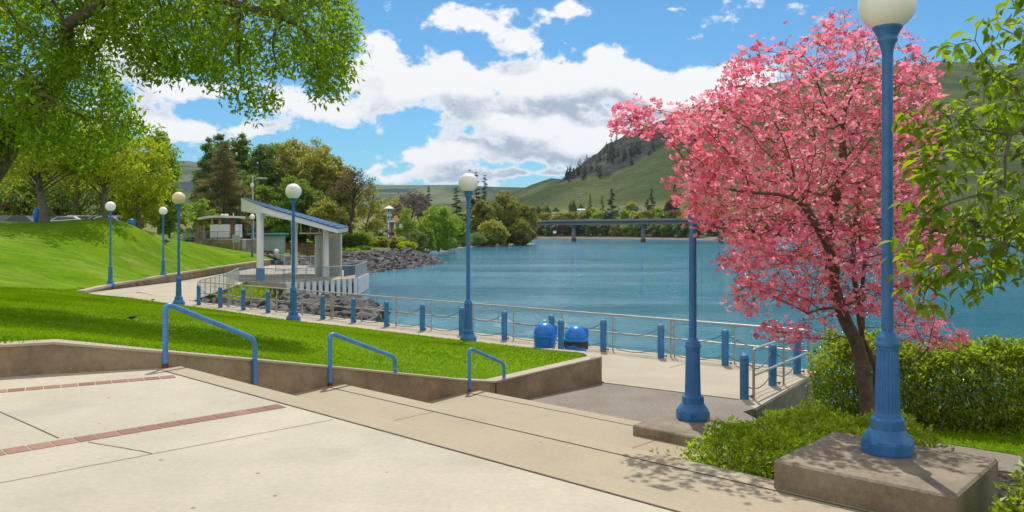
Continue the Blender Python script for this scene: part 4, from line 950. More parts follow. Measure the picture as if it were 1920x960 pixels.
# ------------------------------------------------------------------ vegetation
def colonise(att, root, first, step=.14, kill=.2, infl=1.2, it=150, bias=(0, 0, 0), maxn=9000):
    """space colonisation: returns node positions and parents"""
    pos = [np.array(p, float) for p in root]; par = [-1]+list(range(len(root)-1)); pos = np.array(pos); par = list(par)
    att = np.array(att, float); alive = np.ones(len(att), bool); nd = np.full(len(att), 1e9); ni = np.zeros(len(att), int); new0 = first
    bias = np.array(bias, float)
    for _ in range(it):
        nw = pos[new0:]
        for i in range(0, len(nw), 400):
            d = np.linalg.norm(att[:, None]-nw[None, i:i+400], axis=2); j = d.argmin(1); m = d[np.arange(len(att)), j]; b = m < nd; nd[b] = m[b]; ni[b] = j[b]+new0+i
        alive &= nd > kill; act = alive & (nd < infl)
        if not act.any():
            if not alive.any(): break
            act = alive & (nd < nd[alive].min()*1.3)
        idx = ni[act]; v = att[act]-pos[idx]; v /= np.linalg.norm(v, axis=1, keepdims=True); u, inv = np.unique(idx, return_inverse=True); acc = np.zeros((len(u), 3)); np.add.at(acc, inv, v)
        acc += RNG.normal(size=acc.shape)*.25+bias; acc /= np.linalg.norm(acc, axis=1, keepdims=True)+1e-9; newp = pos[u]+acc*step; new0 = len(pos); pos = np.r_[pos, newp]; par += list(u)
        if len(pos) > maxn: break
    return pos, np.array(par)
def branch_mesh(name, pos, par, m, parent, tip=.004, ex=2.3, rmax=None, kmin=3, boost=None):
    n = len(pos); acc = np.zeros(n); child = np.zeros(n, int); np.add.at(child, par[par >= 0], 1)
    for i in range(n-1, -1, -1):
        if child[i] == 0: acc[i] += tip**ex
        if par[i] >= 0: acc[par[i]] += acc[i]
    r = acc**(1/ex)
    if boost: r[:boost[0]] *= boost[1]
    if rmax: r = np.minimum(r*1.0, rmax)
    i = np.where(par >= 0)[0]; a = pos[par[i]]; b = pos[i]; ra = r[par[i]]; rb = r[i]
    ra = np.minimum(ra, rb*1.35+.001); ok = np.linalg.norm(b-a, axis=1) > 1e-5; i, a, b, ra, rb = i[ok], a[ok], b[ok], ra[ok], rb[ok]
    Vs = []; Fs = []; off = 0
    for lo, hi, k in ((0, .012, 3), (.012, .05, 6), (.05, 9, 12)):
        s = (rb >= lo) & (rb < hi)
        if not s.any(): continue
        A, B, RA, RB = a[s], b[s], ra[s], rb[s]; t = B-A; ln = np.linalg.norm(t, axis=1, keepdims=True); t /= ln
        h = np.where(np.abs(t[:, 2:3]) < .9, np.array([[0, 0, 1.]]), np.array([[1., 0, 0]])); u = np.cross(t, h); u /= np.linalg.norm(u, axis=1, keepdims=True); v = np.cross(t, u)
        g = np.arange(k)*2*math.pi/k; ring = u[:, None]*np.cos(g)[None, :, None]+v[:, None]*np.sin(g)[None, :, None]
        ext = np.minimum(.3*RB[:, None], ln)*t
        V = np.concatenate([(A-ext)[:, None]+ring*RA[:, None, None], (B+ext)[:, None]+ring*RB[:, None, None]], 1).reshape(-1, 3)
        f = np.array([[j, (j+1) % k, k+(j+1) % k, k+j] for j in range(k)]); Fq = (np.arange(len(A))[:, None, None]*2*k+f[None]).reshape(-1, 4)
        Vs.append(V); Fs.append(Fq+off); off += len(V)
    return np_mesh(name, np.concatenate(Vs), np.concatenate(Fs), m, parent, smooth=True), r
def poly_attr(poly, n, d, thick, edge_px=60, dens=None):
    """random points inside a crown whose side view is the px polygon at distance d, with depth 'thick' (m)"""
    poly = np.array(poly, float); out = []
    lo, hi = poly.min(0), poly.max(0)
    while sum(map(len, out)) < n:
        q = lo+(hi-lo)*RNG.random((n*2, 2)); q = q[in_poly(q, poly)]; 
        k = np.clip(poly_dist(q, poly)/edge_px, .12, 1)**.6; dep = d+(RNG.random(len(q))-.5)*2*thick*k
        out.append(np.c_[(q[:, 0]-CX)/F*d, dep, CAMZ+(HY-q[:, 1])/F*d])
    return np.concatenate(out)[:n]

# --- pink dogwood
DG = P(1626, 812, GZ); dd = 11.3
DPOLY = [(1131, 248), (1150, 208), (1190, 222), (1240, 222), (1290, 205), (1318, 185), (1345, 165), (1338, 128), (1375, 112), (1405, 85), (1440, 108), (1470, 95), (1480, 68), (1520, 62), (1555, 33), (1585, 62), (1625, 50), (1660, 62),
 (1690, 75), (1700, 120), (1725, 140), (1735, 190), (1742, 240), (1728, 300), (1722, 350), (1745, 400), (1775, 440), (1800, 475), (1790, 520), (1745, 530), (1690, 548), (1730, 580), (1782, 610), (1775, 650), (1740, 650), (1700, 628), (1660, 640),
 (1640, 655), (1620, 600), (1575, 590), (1530, 612), (1500, 638), (1440, 645), (1420, 632), (1450, 612), (1500, 600), (1520, 575), (1470, 565), (1420, 560), (1380, 580), (1350, 578), (1360, 550), (1385, 535), (1350, 510), (1318, 492), (1345, 478), (1375, 465), (1335, 438), (1280, 406), (1255, 375), (1258, 342), (1285, 318), (1270, 296), (1230, 282), (1180, 268), (1140, 262)]
att = poly_attr(DPOLY, 5000, dd, 2.0, 110)
att[:, 1] -= np.clip((3.9-att[:, 0])/1.6, 0, 1)*.9
att = np.r_[att, poly_attr([(1258, 290), (1350, 290), (1360, 450), (1300, 425), (1262, 380)], 230, 10.5, .6, 40)]
keepa = ~(in_poly(att[:, [0, 2]], [(4.2, .6), (5.7, .6), (5.5, 2.2), (4.5, 2.2)]))
att = att[keepa]
base = np.array([DG[0], dd, GZ])
def px2(px, py, dy=0.0): return np.array([(px-CX)/F*dd, dd+dy, CAMZ+(HY-py)/F*dd])
root = [base+[0, 0, -.1]]+[px2(*p) for p in ((1627, 780), (1625, 740), (1620, 705), (1614, 670), (1605, 640), (1592, 615), (1580, 590), (1570, 560), (1563, 530))]
pos0 = root[:]; par0 = [-1]+list(range(len(root)-1))
def limb(start, pts):
    p = start
    for q in pts: pos0.append(px2(*q)); par0.append(p); p = len(pos0)-1
limb(4, [(1625, 650, .2), (1635, 620, .3), (1640, 590, .4), (1645, 550, .5), (1650, 500, .5), (1640, 440, .5)])
limb(3, [(1640, 695, -.15), (1660, 680, -.3), (1685, 665, -.5), (1700, 640, -.6)])
limb(6, [(1570, 570, -.3), (1540, 570, -.5), (1505, 572, -.6), (1480, 578, -.7)])
limb(9, [(1558, 480, .1), (1560, 430, .1), (1568, 370, 0), (1575, 310, -.1), (1580, 250, 0)])
limb(9, [(1545, 500, -.4), (1520, 470, -.7), (1490, 430, -.9), (1460, 390, -1.0)])
limb(0, [(1638, 775, .12), (1652, 735, .2), (1655, 700, .22), (1645, 668, .22), (1632, 640, .25), (1628, 600, .3), (1622, 550, .3), (1615, 490, .3), (1618, 420, .25), (1625, 340, .2)])
limb(5, [(1560, 625, -.3), (1530, 628, -.5), (1500, 622, -.7)])
def colonise2(att, pos, par, **k):
    global _cp
    p = np.array(pos); q, pa = colonise(att, list(p), 0, **k); pa = np.array(pa); pa[:len(par)] = par; return q, pa
pos, par = colonise2(att, pos0, par0, step=.11, kill=.13, infl=.9, it=170, maxn=13000)
tree = empty('dogwood_tree', base); tag(tree, 'pink flowering dogwood tree with dark forked trunk beside the lamp block', 'tree')
lo = lambda o: keep(o, tree)
br, rr = branch_mesh('trunk', pos, par, M['twig'], None, .0022, 2.0, .165, boost=(len(pos0), 1.3)); lo(br)
ch = np.zeros(len(pos), int); np.add.at(ch, par[par >= 0], 1)
fine = np.where((rr < .012) & (np.arange(len(pos)) >= len(pos0)))[0]
cand = np.r_[att, att+RNG.normal(size=att.shape)*.06, pos[fine[RNG.random(len(fine)) < .6]]]
clump_ = fbm(cand[:, 0]*3.2+cand[:, 1]*2, cand[:, 2]*3.2, 2); cand = cand[RNG.random(len(cand)) < np.clip((clump_-.32)*4.5, .14, 1)]
cand = cand+RNG.normal(size=cand.shape)*.03
nf = len(cand); nrm = unit(nf)*.75+np.array([0, -.25, .75]); nrm /= np.linalg.norm(nrm, axis=1, keepdims=True)
h = unit(nf); u_ = np.cross(nrm, h); u_ /= np.linalg.norm(u_, axis=1, keepdims=True); v_ = np.cross(nrm, u_)
V = []; size = .048*(.75+.5*RNG.random(nf)); cup = .15+.5*RNG.random(nf)
for k in range(4):
    a = k*math.pi/2; ax = u_*math.cos(a)+v_*math.sin(a); sd_ = -u_*math.sin(a)+v_*math.cos(a)
    tip = ax*size[:, None]+nrm*(size*cup)[:, None]; m1 = ax*(size*.55)[:, None]+sd_*(size*.46)[:, None]+nrm*(size*cup*.35)[:, None]; m2 = ax*(size*.55)[:, None]-sd_*(size*.42)[:, None]+nrm*(size*cup*.35)[:, None]
    V.append(np.stack([cand, cand+m1, cand+tip, cand+m2], 1))
V = np.stack(V, 1).reshape(-1, 3); i = np.arange(nf*4)[:, None]*4; Fq = np.concatenate([i+np.array([[0, 1, 2]]), i+np.array([[0, 2, 3]])])
fv = np.clip(RNG.random(nf)*.75+.9*(fbm(cand[:, 0]*4, cand[:, 2]*4+cand[:, 1]*3)-.38), 0, 1)
lo(np_mesh('blossom', V, Fq, L_['pink'], None, np.repeat(fv, 16)))
bl = pos[fine[RNG.random(len(fine)) < .42]]; bl = np.repeat(bl, 3, 0)+RNG.normal(size=(len(bl)*3, 3))*.035
lo(leaf_mesh('foliage', bl, .06, .026, L_['bronze'], axis=unit(len(bl))+[0, 0, .35]))

# --- big tree at the left edge
TB = np.array([-14.9, 20.4, lawn_z(-14.9, 20.4)[0]]); td = 20.0
PA = [(-330, 300), (-40, 305), (0, 268), (40, 240), (75, 290), (110, 308), (165, 296), (215, 264), (262, 250), (270, 226), (222, 190), (196, 135), (165, 85), (160, -120), (-330, -160)]
PB = [(150, -120), (150, 30), (205, 62), (250, 148), (300, 128), (333, 154), (398, 138), (424, 188), (470, 220), (500, 200), (522, 142), (568, 130), (608, 194), (645, 150), (668, 72), (655, -10), (600, -140)]
att = np.r_[poly_attr(PA, 2900, td, 3.0, 70), poly_attr(PB, 2100, td, 2.4, 70)]
pq = lambda px, py, dy=0.0: np.array([(px-CX)/F*td, td+dy, CAMZ+(HY-py)/F*td])
pos0 = [TB+[0, 0, -.2], pq(-150, 470, .6), pq(-100, 390, .7), pq(-58, 320, .8), pq(-22, 255, .9), pq(4, 200, 1.2), pq(28, 150, 1.5), pq(62, 95, 1.7), pq(110, 50, 1.8), pq(140, 5, 1.8), pq(170, -50, 1.8)]
par0 = [-1]+list(range(len(pos0)-1))
def limb2(start, pts):
    p = start
    for q in pts: pos0.append(pq(*q)); par0.append(p); p = len(pos0)-1
limb2(4, [(-10, 200, -.5), (-30, 140, -.9), (-60, 60, -1.2), (-90, -40, -1.5)]); limb2(7, [(150, 60, -.6), (230, 20, -.9), (310, 0, -1.0), (400, 10, -1.0), (480, 30, -.9), (550, 50, -.8)]); limb2(9, [(210, -40, .6), (300, -70, 1.0), (420, -70, 1.2), (520, -50, 1.3)])
limb2(6, [(90, 160, -.8), (130, 190, -1.2), (180, 215, -1.5)])
pos, par = colonise2(att, pos0, par0, step=.26, kill=.3, infl=2.2, it=120)
tree = empty('big_tree', TB); tag(tree, 'big leafy tree at the left edge with leaning trunk and overhanging bright green branches', 'tree')
br, rr = branch_mesh('trunk', pos, par, M['bark'], None, .0085, 2.05, .36, boost=(11, 1.25)); keep(br, tree)
fine = np.where(rr < .03)[0]
c = np.r_[att, pos[fine[RNG.random(len(fine)) < .5]]]; cl_ = fbm(c[:, 0]*.9+c[:, 1]*.5, c[:, 2]*1.1, 2); c = c[RNG.random(len(c)) < np.clip((cl_-.34)*5, np.where(c[:, 0] < -9.9, .85, .5), 1)]; k = 10; n = len(c)*k
cen_ = np.repeat(c, k, 0)+RNG.normal(size=(n, 3))*np.array([.15, .15, .13]); axl = unit(n)*.8+np.array([0, 0, -.45])
keep(leaf_mesh('foliage', cen_, .165, .07, L_['maple'], axis=axl, fold=.2, jit=.4), tree)

# --- cherry branches reaching in from the right
td2 = 6.4
PC = [(1738, 96), (1790, 60), (1850, 12), (1900, -40), (2300, -80), (2300, 520), (1930, 545), (1865, 515), (1835, 572), (1795, 562), (1765, 520), (1725, 588), (1660, 578), (1664, 545), (1690, 505), (1668, 470), (1700, 425), (1682, 385), (1722, 350), (1692, 292), (1704, 250), (1692, 204), (1745, 182), (1835, 150), (1858, 112), (1800, 92), (1755, 104)]
att = poly_attr(PC, 900, td2, 1.0, 120); att[:, 0] += .09
rp_ = lambda px, py, dy=0.0: np.array([(px-CX)/F*td2, td2+dy, CAMZ+(HY-py)/F*td2])
pos0 = [np.array([5.75, 6.5, GZ-.2]), np.array([5.72, 6.5, 1.2]), rp_(2290, 760), rp_(2270, 640), rp_(2235, 520), rp_(2190, 430), rp_(2140, 340), rp_(2100, 250), rp_(2050, 170), rp_(2000, 90)]; par0 = [-1]+list(range(9))
def limb3(start, pts):
    p = start
    for q in pts: pos0.append(rp_(*q)); par0.append(p); p = len(pos0)-1
limb3(7, [(2030, 225, -.1), (1960, 205, -.2), (1900, 235, -.3), (1850, 262, -.3), (1835, 300, -.35), (1842, 350, -.3)]); limb3(5, [(2100, 420, -.3), (2020, 400, -.4), (1950, 395, -.4), (1880, 400, -.4)]); limb3(4, [(2130, 510, .2), (2040, 480, .3), (1960, 470, .3)])
pos, par = colonise2(att, pos0, par0, step=.10, kill=.12, infl=.9, it=120)
tree = empty('cherry_tree', pos0[0]); tag(tree, 'leafy tree with large drooping green leaves reaching in from the right edge', 'tree')
br, rr = branch_mesh('trunk', pos, par, M['barkg'], None, .0032, 2.2, .12); keep(br, tree)
fine = np.where((rr < .010) & (np.arange(len(pos)) > 12))[0]; c = np.r_[att, pos[fine[RNG.random(len(fine)) < .45]]]; k = 3; n = len(c)*k
cen_ = np.repeat(c, k, 0)+RNG.normal(size=(n, 3))*.04; axl = unit(n)*np.array([1, 1, .5])+np.array([-.25, 0, -.45])
# each leaf: 6 points with a midrib fold and drooping tip
a = axl/np.linalg.norm(axl, axis=1, keepdims=True); sd_ = np.cross(a, unit(n)*.5+np.array([0, 0, 1.])); sd_ /= np.linalg.norm(sd_, axis=1, keepdims=True); up = np.cross(sd_, a); Ls = .128*(.6+.6*RNG.random(n))[:, None]; Ws = Ls*.235
b0_ = cen_; m1 = cen_+a*Ls*.35-up*Ls*.0; m2 = cen_+a*Ls*.70-up*Ls*.06; tp = cen_+a*Ls*1.02-up*Ls*.2
fo_ = up*Ws*.45
V = np.stack([b0_, m1+sd_*Ws+fo_, m2+sd_*Ws*.82+fo_, tp, m2-sd_*Ws*.82+fo_, m1-sd_*Ws+fo_, m1, m2], 1).reshape(-1, 3); i = np.arange(n)[:, None]*8
Fq = np.concatenate([i+np.array([[p_]]).reshape(1, -1) for p_ in ((0, 1, 6), (1, 2, 7), (1, 7, 6), (2, 3, 7), (0, 6, 5), (6, 7, 4), (6, 4, 5), (7, 3, 4))])
keep(np_mesh('foliage', V, Fq, L_['cherry'], None, np.repeat(RNG.random(n), 8), smooth=False), tree)

# --- hedges and low shrubs near the camera
def shrub(name, poly, z0, ztop, n, L, W, m_, label, cat='shrub', stems=60, up=.6, core=True):
    poly = np.array(poly, float); c = poly.mean(0); e = empty(name, (c[0], c[1], z0)); tag(e, label, cat)
    lo_, hi_ = poly.min(0), poly.max(0); q = lo_+(hi_-lo_)*RNG.random((n*4, 2)); q = q[in_poly(q, poly)][:n]; n = len(q)
    de = poly_dist(q, poly); H = (ztop-z0)*(.56+.56*fbm(q[:, 0]*2.2, q[:, 1]*2.2)+.26*vnoise(q[:, 0]*7, q[:, 1]*7))*np.clip((de+.10)/.30, .55, 1)**.5
    t = RNG.random(n); t = np.where(RNG.random(n) < .55, 1-np.abs(RNG.normal(size=n))*.12, t); t = np.clip(t, .03, 1.06)
    ed = np.where(de < .25, 1, t); z = z0+H*np.where(de < .22, RNG.random(n)**.8, t)
    pts = np.c_[q, z]; out = (q-c)/(np.linalg.norm(q-c, axis=1, keepdims=True)+1e-6)
    ax = unit(n)+np.c_[out*.3, np.full(n, up)]
    keep(leaf_mesh('foliage', pts, L, W, m_, axis=ax, fold=.2, jit=.45, nrm=unit(n)*.75+np.array([0, .25, 1.0])), e)
    if stems:
        m = MB(); idx = RNG.choice(n, min(stems, n), False)
        for j in idx: p = pts[j]; m.tube([(p[0]+RNG.normal()*.1, p[1]+RNG.normal()*.1, z0-.02), (p[0]+RNG.normal()*.05, p[1]+RNG.normal()*.05, (z0+p[2])/2), p], [.009, .007, .004], 4, caps=False)
        keep(m.build('stem', M['bark']), e)
    return e
HZ = GZ+1.26
shrub('hedge', [(5.05, 12.85), (5.4, 12.35), (7.3, 11.75), (11.5, 11.5), (11.8, 13.0), (7.6, 13.3), (5.2, 14.1)], GZ, HZ, 46000, .078, .042, L_['hedge'], 'bushy green hedge along the water behind the pink tree', 'hedge', 200)
shrub('shrub', [SN(-5.15, 8.45), SN(-3.35, 8.1), SN(-3.3, 9.2), SN(-2.6, 10.6), SN(-3.4, 11.5), SN(-4.6, 11.6), SN(-5.0, 10.8)], .30, .92, 17000, .062, .036, L_['shrub'], 'low bright green shrub between the low slab and the big lamp block', 'shrub', 90)
shrub('shrub', [SN(-1.6, 7.35), SN(.3, 6.9), SN(.5, 8.3), SN(-1.5, 8.2)], .30, 1.5, 8000, .085, .045, L_['hedge'], 'leafy green shrub in the bottom right corner beside the big lamp block', 'shrub', 40)
# wispy weeds at the left end of the low shrub and along the wall foot
def weed(p, z, n, h, label):
    pts = np.c_[p[0]+RNG.normal(size=n)*h*.35, p[1]+RNG.normal(size=n)*h*.35, z+RNG.random(n)*h]; o = leaf_mesh('weed', pts-np.array([p[0], p[1], z]), .06, .03, L_['shrub'], axis=unit(n)+[0, 0, .8]); o.location = (p[0], p[1], z); tag(o, label, 'weed')
weed(SN(-5.35, 8.25), Z2, 60, .36, 'wispy young plant at the left tip of the low bright shrub')
for px, py, lab in ((64, 702, 'small weed at the foot of the stair wall, left of two'), (118, 698, 'larger weed tuft at the foot of the stair wall'), (249, 691, 'weed tuft by the wall just left of the largest handrail')):
    p = P(px, py, ZP); weed(p, ZP, 26, .07, lab)

# --- generic trees: trunk, limbs to leaf clumps
def gtree(name, x, y, z, h, r, lm, label, kind='round', nclump=60, nleaf=90, ls=.16, bm=None, trunk=.16, low=.25, group=None, cat='tree', sp=.34, seed=None, trunk_lean=0.0, droop=0.0):
    e = empty(name, (x, y, z)); tag(e, label, cat, group)
    nclump = int(nclump*1.5); nleaf = int(nleaf*.8)
    if kind == 'cone':
        nb = max(14, nclump//4); tb = ((np.arange(nb)+RNG.random(nb))/nb)**.95; ab = RNG.random(nb)*2*math.pi; lb = r*((1-tb)**.8*(.6+.5*RNG.random(nb))+.02); fr = np.array([.3, .55, .78, 1.0])
        rr_ = (lb[:, None]*fr).ravel(); ang = np.repeat(ab, 4)+RNG.normal(size=nb*4)*.12; t = np.repeat(tb, 4); zc = h*(low+(1-low)*t)-rr_*.16+(rr_/r)**2*r*.10
        cl = np.c_[np.cos(ang)*rr_, np.sin(ang)*rr_, zc]; cl = np.r_[cl, np.c_[np.zeros(8), np.zeros(8), h*np.linspace(.62, .995, 8)]]; t = np.r_[t, np.linspace(.70, 1, 8)]; nclump = len(cl); ksz = .34+.66*(1-t)
    else:
        d = unit(nclump); rad = .35+.65*RNG.random(nclump)**.5
        if kind == 'vase': d[:, 2] = np.abs(d[:, 2])*1.0-.45
        cz = h*(1+low)/2; hz = h*(1-low)/2; ph_ = RNG.random(3)*6.28
        lump = .86+.14*np.sin(3*np.arctan2(d[:, 1], d[:, 0])+ph_[0])*np.sin(4*d[:, 2]+ph_[1])+.10*(RNG.random(nclump)-.5)
        cl = np.c_[d[:, 0]*r*rad*lump, d[:, 1]*r*rad*lump, cz+d[:, 2]*hz*rad*np.where(d[:, 2] > 0, lump+.08, 1)]; ksz = 1.12-.45*rad
        if kind == 'column': cl[:, :2] *= np.clip(1.2-(cl[:, 2:3]/h-.3)*.75, .45, 1.05)
        if droop: cl[:, 2] -= droop*h*(np.linalg.norm(cl[:, :2], axis=1)/r)**2
    sg = r*sp*(.6+.6*RNG.random(nclump))*ksz; n = nclump*nleaf; o = unit(n)*RNG.random((n, 1))**.5
    pts = np.repeat(cl, nleaf, 0)+o*np.repeat(sg, nleaf)[:, None]*np.array([1, 1, .62 if kind != 'cone' else .34])
    if kind == 'cone': axs = np.c_[pts[:, :2]/(np.linalg.norm(pts[:, :2], axis=1, keepdims=True)+.01), -.25+1.1*np.repeat(np.clip(t, 0, 1), nleaf)**3]+unit(n)*.5
    else: axs = unit(n)+np.array([0, 0, -.5*(droop > 0)])
    ww = ls*(.55 if kind != 'cone' else .3)
    keep2 = lambda o_: setattr(o_, 'parent', e)
    if kind == 'cone': k_ = np.repeat(1.05-.72*np.clip(t, 0, 1), nleaf); ls = ls*k_; ww = ww*k_
    keep2(leaf_mesh('foliage', pts, ls, ww, lm, axis=axs, fold=.2, jit=.5))
    m = MB(); tr = trunk; th = h*(.93 if kind == 'cone' else .72)
    tp = [(trunk_lean*h*k/6+RNG.normal()*.02*h*(k > 1)*(kind != 'cone'), RNG.normal()*.015*h*(k > 1)*(kind != 'cone'), th*k/6-.3*(k == 0)) for k in range(7)]; m.tube(tp, [tr*(1.25 if k == 0 else 1-.8*k/6) for k in range(7)], 8)
    for c in cl[(3 if kind == 'cone' else 0):min(nclump*4, 200 if kind == 'cone' else 46):(4 if kind == 'cone' else 1)]:
        zt = min(th, max(h*low*.7, c[2]-np.linalg.norm(c[:2])*(.7 if kind != 'cone' else -.1))); k = zt/th*6; i0 = min(5, int(k)); f_ = k-i0; s_ = Vector(tp[i0]).lerp(Vector(tp[i0+1]), f_); c = Vector(c); md = s_.lerp(c, .5)+Vector((0, 0, (c-s_).length*(.10 if kind != 'cone' else .0)))
        m.tube([s_, md, c], [tr*.30*(1-zt/h*.6), tr*.16, tr*.04], 5, caps=False)
    keep2(m.build('trunk', bm or M['bark']))
    return e
def at(px, d): return (px-CX)/F*d
def tz(x, d):
    if in_poly([(x, d)], LAWN)[0]: return lawn_z(x, d)[0]
    return max(bank_z(x, d)[0], -1)
def T_(name, px, d, ytop, hw, lm, label, **k):
    x = at(px, d); z = k.pop('z', None); z = tz(x, d) if z is None else z; h = CAMZ+(HY-ytop)/F*d-z
    return gtree(name, x, d, z-.05, h, hw/F*d, lm, label, **k)
PG = 'park trees along the top of the lawn'
T_('park_tree', 84, 62.5, 180, 130, L_['yellow'], 'yellow green park tree with thick leaning grey trunk on the crest', nclump=95, nleaf=80, ls=.30, trunk=.36, low=.33, bm=M['barkg'], trunk_lean=-.05, group=PG, sp=.3)
T_('park_tree', 197, 65, 236, 92, L_['yellow'], 'yellow green park tree with thin upright trunk behind the first slope lamp', nclump=90, nleaf=74, ls=.27, trunk=.22, low=.34, bm=M['barkg'], group=PG, sp=.3)
T_('park_tree', 298, 88, 243, 44, L_['lime'], 'tall feathery yellow green tree rising left of the brown spruce', kind='column', nclump=110, nleaf=80, ls=.34, trunk=.2, low=.12, group=PG, sp=.42)
T_('park_tree', 262, 74, 252, 72, L_['yellow'], 'yellow green park tree on the right shoulder of the crest beside the feathery tree', nclump=80, nleaf=62, ls=.29, trunk=.2, low=.2, bm=M['barkg'], group=PG, sp=.3)
T_('park_tree', 140, 84, 228, 90, L_['yellow'], 'yellow green park tree seen between the thick and the thin trunk', nclump=80, nleaf=62, ls=.32, trunk=.2, low=.3, bm=M['barkg'], group=PG, sp=.3)
T_('park_tree', -60, 78, 215, 120, L_['yellow'], 'leafy park tree at the left edge of the crest behind the big tree', nclump=70, nleaf=90, ls=.36, trunk=.3, low=.3, group=PG)
T_('park_tree', 150, 98, 262, 120, L_['green'], 'dark green park tree behind the car park between the two near trunks', nclump=90, nleaf=90, ls=.42, trunk=.3, low=.15, group=PG)
T_('park_tree', 25, 100, 300, 110, L_['green'], 'dark green park tree behind the car park at the far left', nclump=80, nleaf=80, ls=.42, trunk=.3, low=.12, group=PG)
T_('park_tree', 248, 97, 290, 70, L_['olive'], 'olive green park tree behind the blue bin on the crest', nclump=80, nleaf=80, ls=.4, trunk=.25, low=.12, group=PG)
T_('purple_tree', 44, 96, 350, 34, L_['purple'], 'purple leaved small tree left of the thick leaning trunk', nclump=16, nleaf=60, ls=.26, trunk=.2, low=.35)
T_('purple_tree', 118, 97, 358, 24, L_['purple'], 'small purple leaved tree right of the thick leaning trunk', nclump=24, nleaf=70, ls=.26, trunk=.1, low=.3)
T_('young_tree', 262, 76, 330, 46, L_['yellow'], 'low spreading yellow green tree on the right shoulder of the crest', nclump=50, nleaf=100, ls=.28, trunk=.12, low=.12)
T_('pink_tree', 262, 92, 388, 11, L_['pink'], 'small pink blossoming tree beyond the right end of the crest', nclump=14, nleaf=40, ls=.26, trunk=.06, low=.2)
T_('young_tree', 318, 90, 352, 40, L_['lime'], 'bright low tree between the second and third slope lamps', nclump=46, nleaf=90, ls=.30, trunk=.12, low=.05)
T_('young_tree', 382, 101, 366, 30, L_['lime'], 'bright yellow green young tree behind the white booth', nclump=40, nleaf=80, ls=.28, trunk=.1, low=.05)
T_('shrub', 432, 103, 402, 18, L_['yellow'], 'yellow green shrub right of the white booth', nclump=22, nleaf=70, ls=.22, trunk=.06, low=.0, cat='shrub')
T_('shrub', 355, 100, 420, 20, L_['green'], 'green shrub left behind the white booth', nclump=18, nleaf=60, ls=.24, trunk=.06, low=0, cat='shrub')
T_('spruce_tree', 420, 116, 266, 74, L_['spruce'], 'big brownish spruce behind the white booth', kind='cone', nclump=210, nleaf=110, ls=.5, trunk=.3, low=.08, bm=M['bark'], sp=.3)
WG = 'dense trees behind the pavilion'
for px, d, yt, hw, lm, lab, k in (
    (400, 138, 240, 42, 'dark', 'tall dark green tree behind the top of the brown spruce', 'column'), (448, 142, 243, 42, 'dark', 'tall dark green tree, second behind the brown spruce', 'column'), (492, 136, 252, 40, 'dark', 'tall green tree above the high end of the pavilion roof', 'column'),
    (470, 128, 330, 44, 'green', 'lower green tree right behind the high end of the pavilion roof', 'round'), (540, 140, 246, 50, 'olive', 'olive tree rising over the middle of the pavilion roof', 'round'), (590, 138, 262, 44, 'olive', 'olive tree over the right half of the pavilion roof', 'round'),
    (432, 150, 262, 40, 'dark', 'dark green tree filling in behind the brown spruce tip', 'round'), (518, 146, 256, 46, 'green', 'green tree between the dark and the olive ones above the roof', 'round'), (572, 150, 256, 50, 'olive', 'olive tree at the back, over the middle of the roof', 'round'), (640, 142, 300, 36, 'olive', 'olive tree just left of the half bare tree', 'round'), (608, 144, 272, 40, 'olive', 'olive tree at the back, over the low half of the roof', 'round'),
    (560, 126, 330, 50, 'green', 'green tree close behind the pavilion roof, below the olive ones', 'round'), (628, 136, 285, 38, 'olive', 'olive tree right of the pavilion roof end', 'round'), (520, 120, 395, 40, 'green', 'low green tree under the pavilion roof between its columns', 'round'), (610, 124, 372, 40, 'olive', 'low olive tree over the low end of the pavilion roof', 'round')):
    T_('bank_tree', px, d, yt, hw, L_[lm], lab, kind=k, nclump=90, nleaf=110, ls=.46, trunk=.28, low=.06, group=WG, sp=.34)
T_('bare_tree', 661, 126, 285, 52, L_['brown'], 'half bare brown tree with tall dark trunk right of the pavilion', kind='vase', nclump=110, nleaf=16, ls=.3, trunk=.42, low=.35, bm=M['barkd'], sp=.22)
T_('bank_tree', 690, 150, 345, 34, L_['olive'], 'thin olive tree right of the half bare tree', nclump=50, nleaf=60, ls=.4, trunk=.2, low=.1, group=WG)
def hedge_far(px0, px1, d, yt, yb, lm, label):
    x0, x1 = at(px0, d), at(px1, d); z0 = CAMZ+(HY-yb)/F*d; z1 = CAMZ+(HY-yt)/F*d
    shrub('hedge', [(x0, d), (x1, d), (x1, d+3), (x0, d+3)], z0-.6, z1, 5000, .34, .2, lm, label, 'hedge', 0)
hedge_far(640, 692, 124, 441, 458, L_['green'], 'clipped green hedge at the foot of the half bare tree')
T_('spruce_tree', 718, 178, 398, 16, L_['bluegreen'], 'small blue green spruce left of the tower house', kind='cone', nclump=60, nleaf=60, ls=.42, trunk=.15, low=.03)
T_('red_shrub', 733, 172, 430, 9, L_['purple'], 'dark red round shrub before the tower house', nclump=16, nleaf=50, ls=.3, trunk=.06, low=0, cat='shrub')
T_('bare_tree', 772, 262, 340, 44, L_['mauve'], 'mauve bare tree behind the tower house', kind='vase', nclump=90, nleaf=26, ls=.6, trunk=.3, low=.2, sp=.25)
T_('bare_tree', 736, 275, 372, 36, L_['olive'], 'olive budding tree behind the tower roof', nclump=60, nleaf=50, ls=.7, trunk=.25, low=.1)
T_('red_tree', 800, 250, 368, 22, L_['mauve'], 'dark reddish tree left of the bright bushy willow', nclump=50, nleaf=50, ls=.6, trunk=.2, low=.05)
T_('conifer_tree', 804, 268, 349, 15, L_['conifer'], 'dark conifer rising behind the reddish tree', kind='cone', nclump=70, nleaf=50, ls=.7, trunk=.25, low=.05)
T_('young_tree', 763, 165, 392, 22, L_['lime'], 'bright lime young tree right of the tower house', kind='column', nclump=50, nleaf=60, ls=.4, trunk=.12, low=.02)
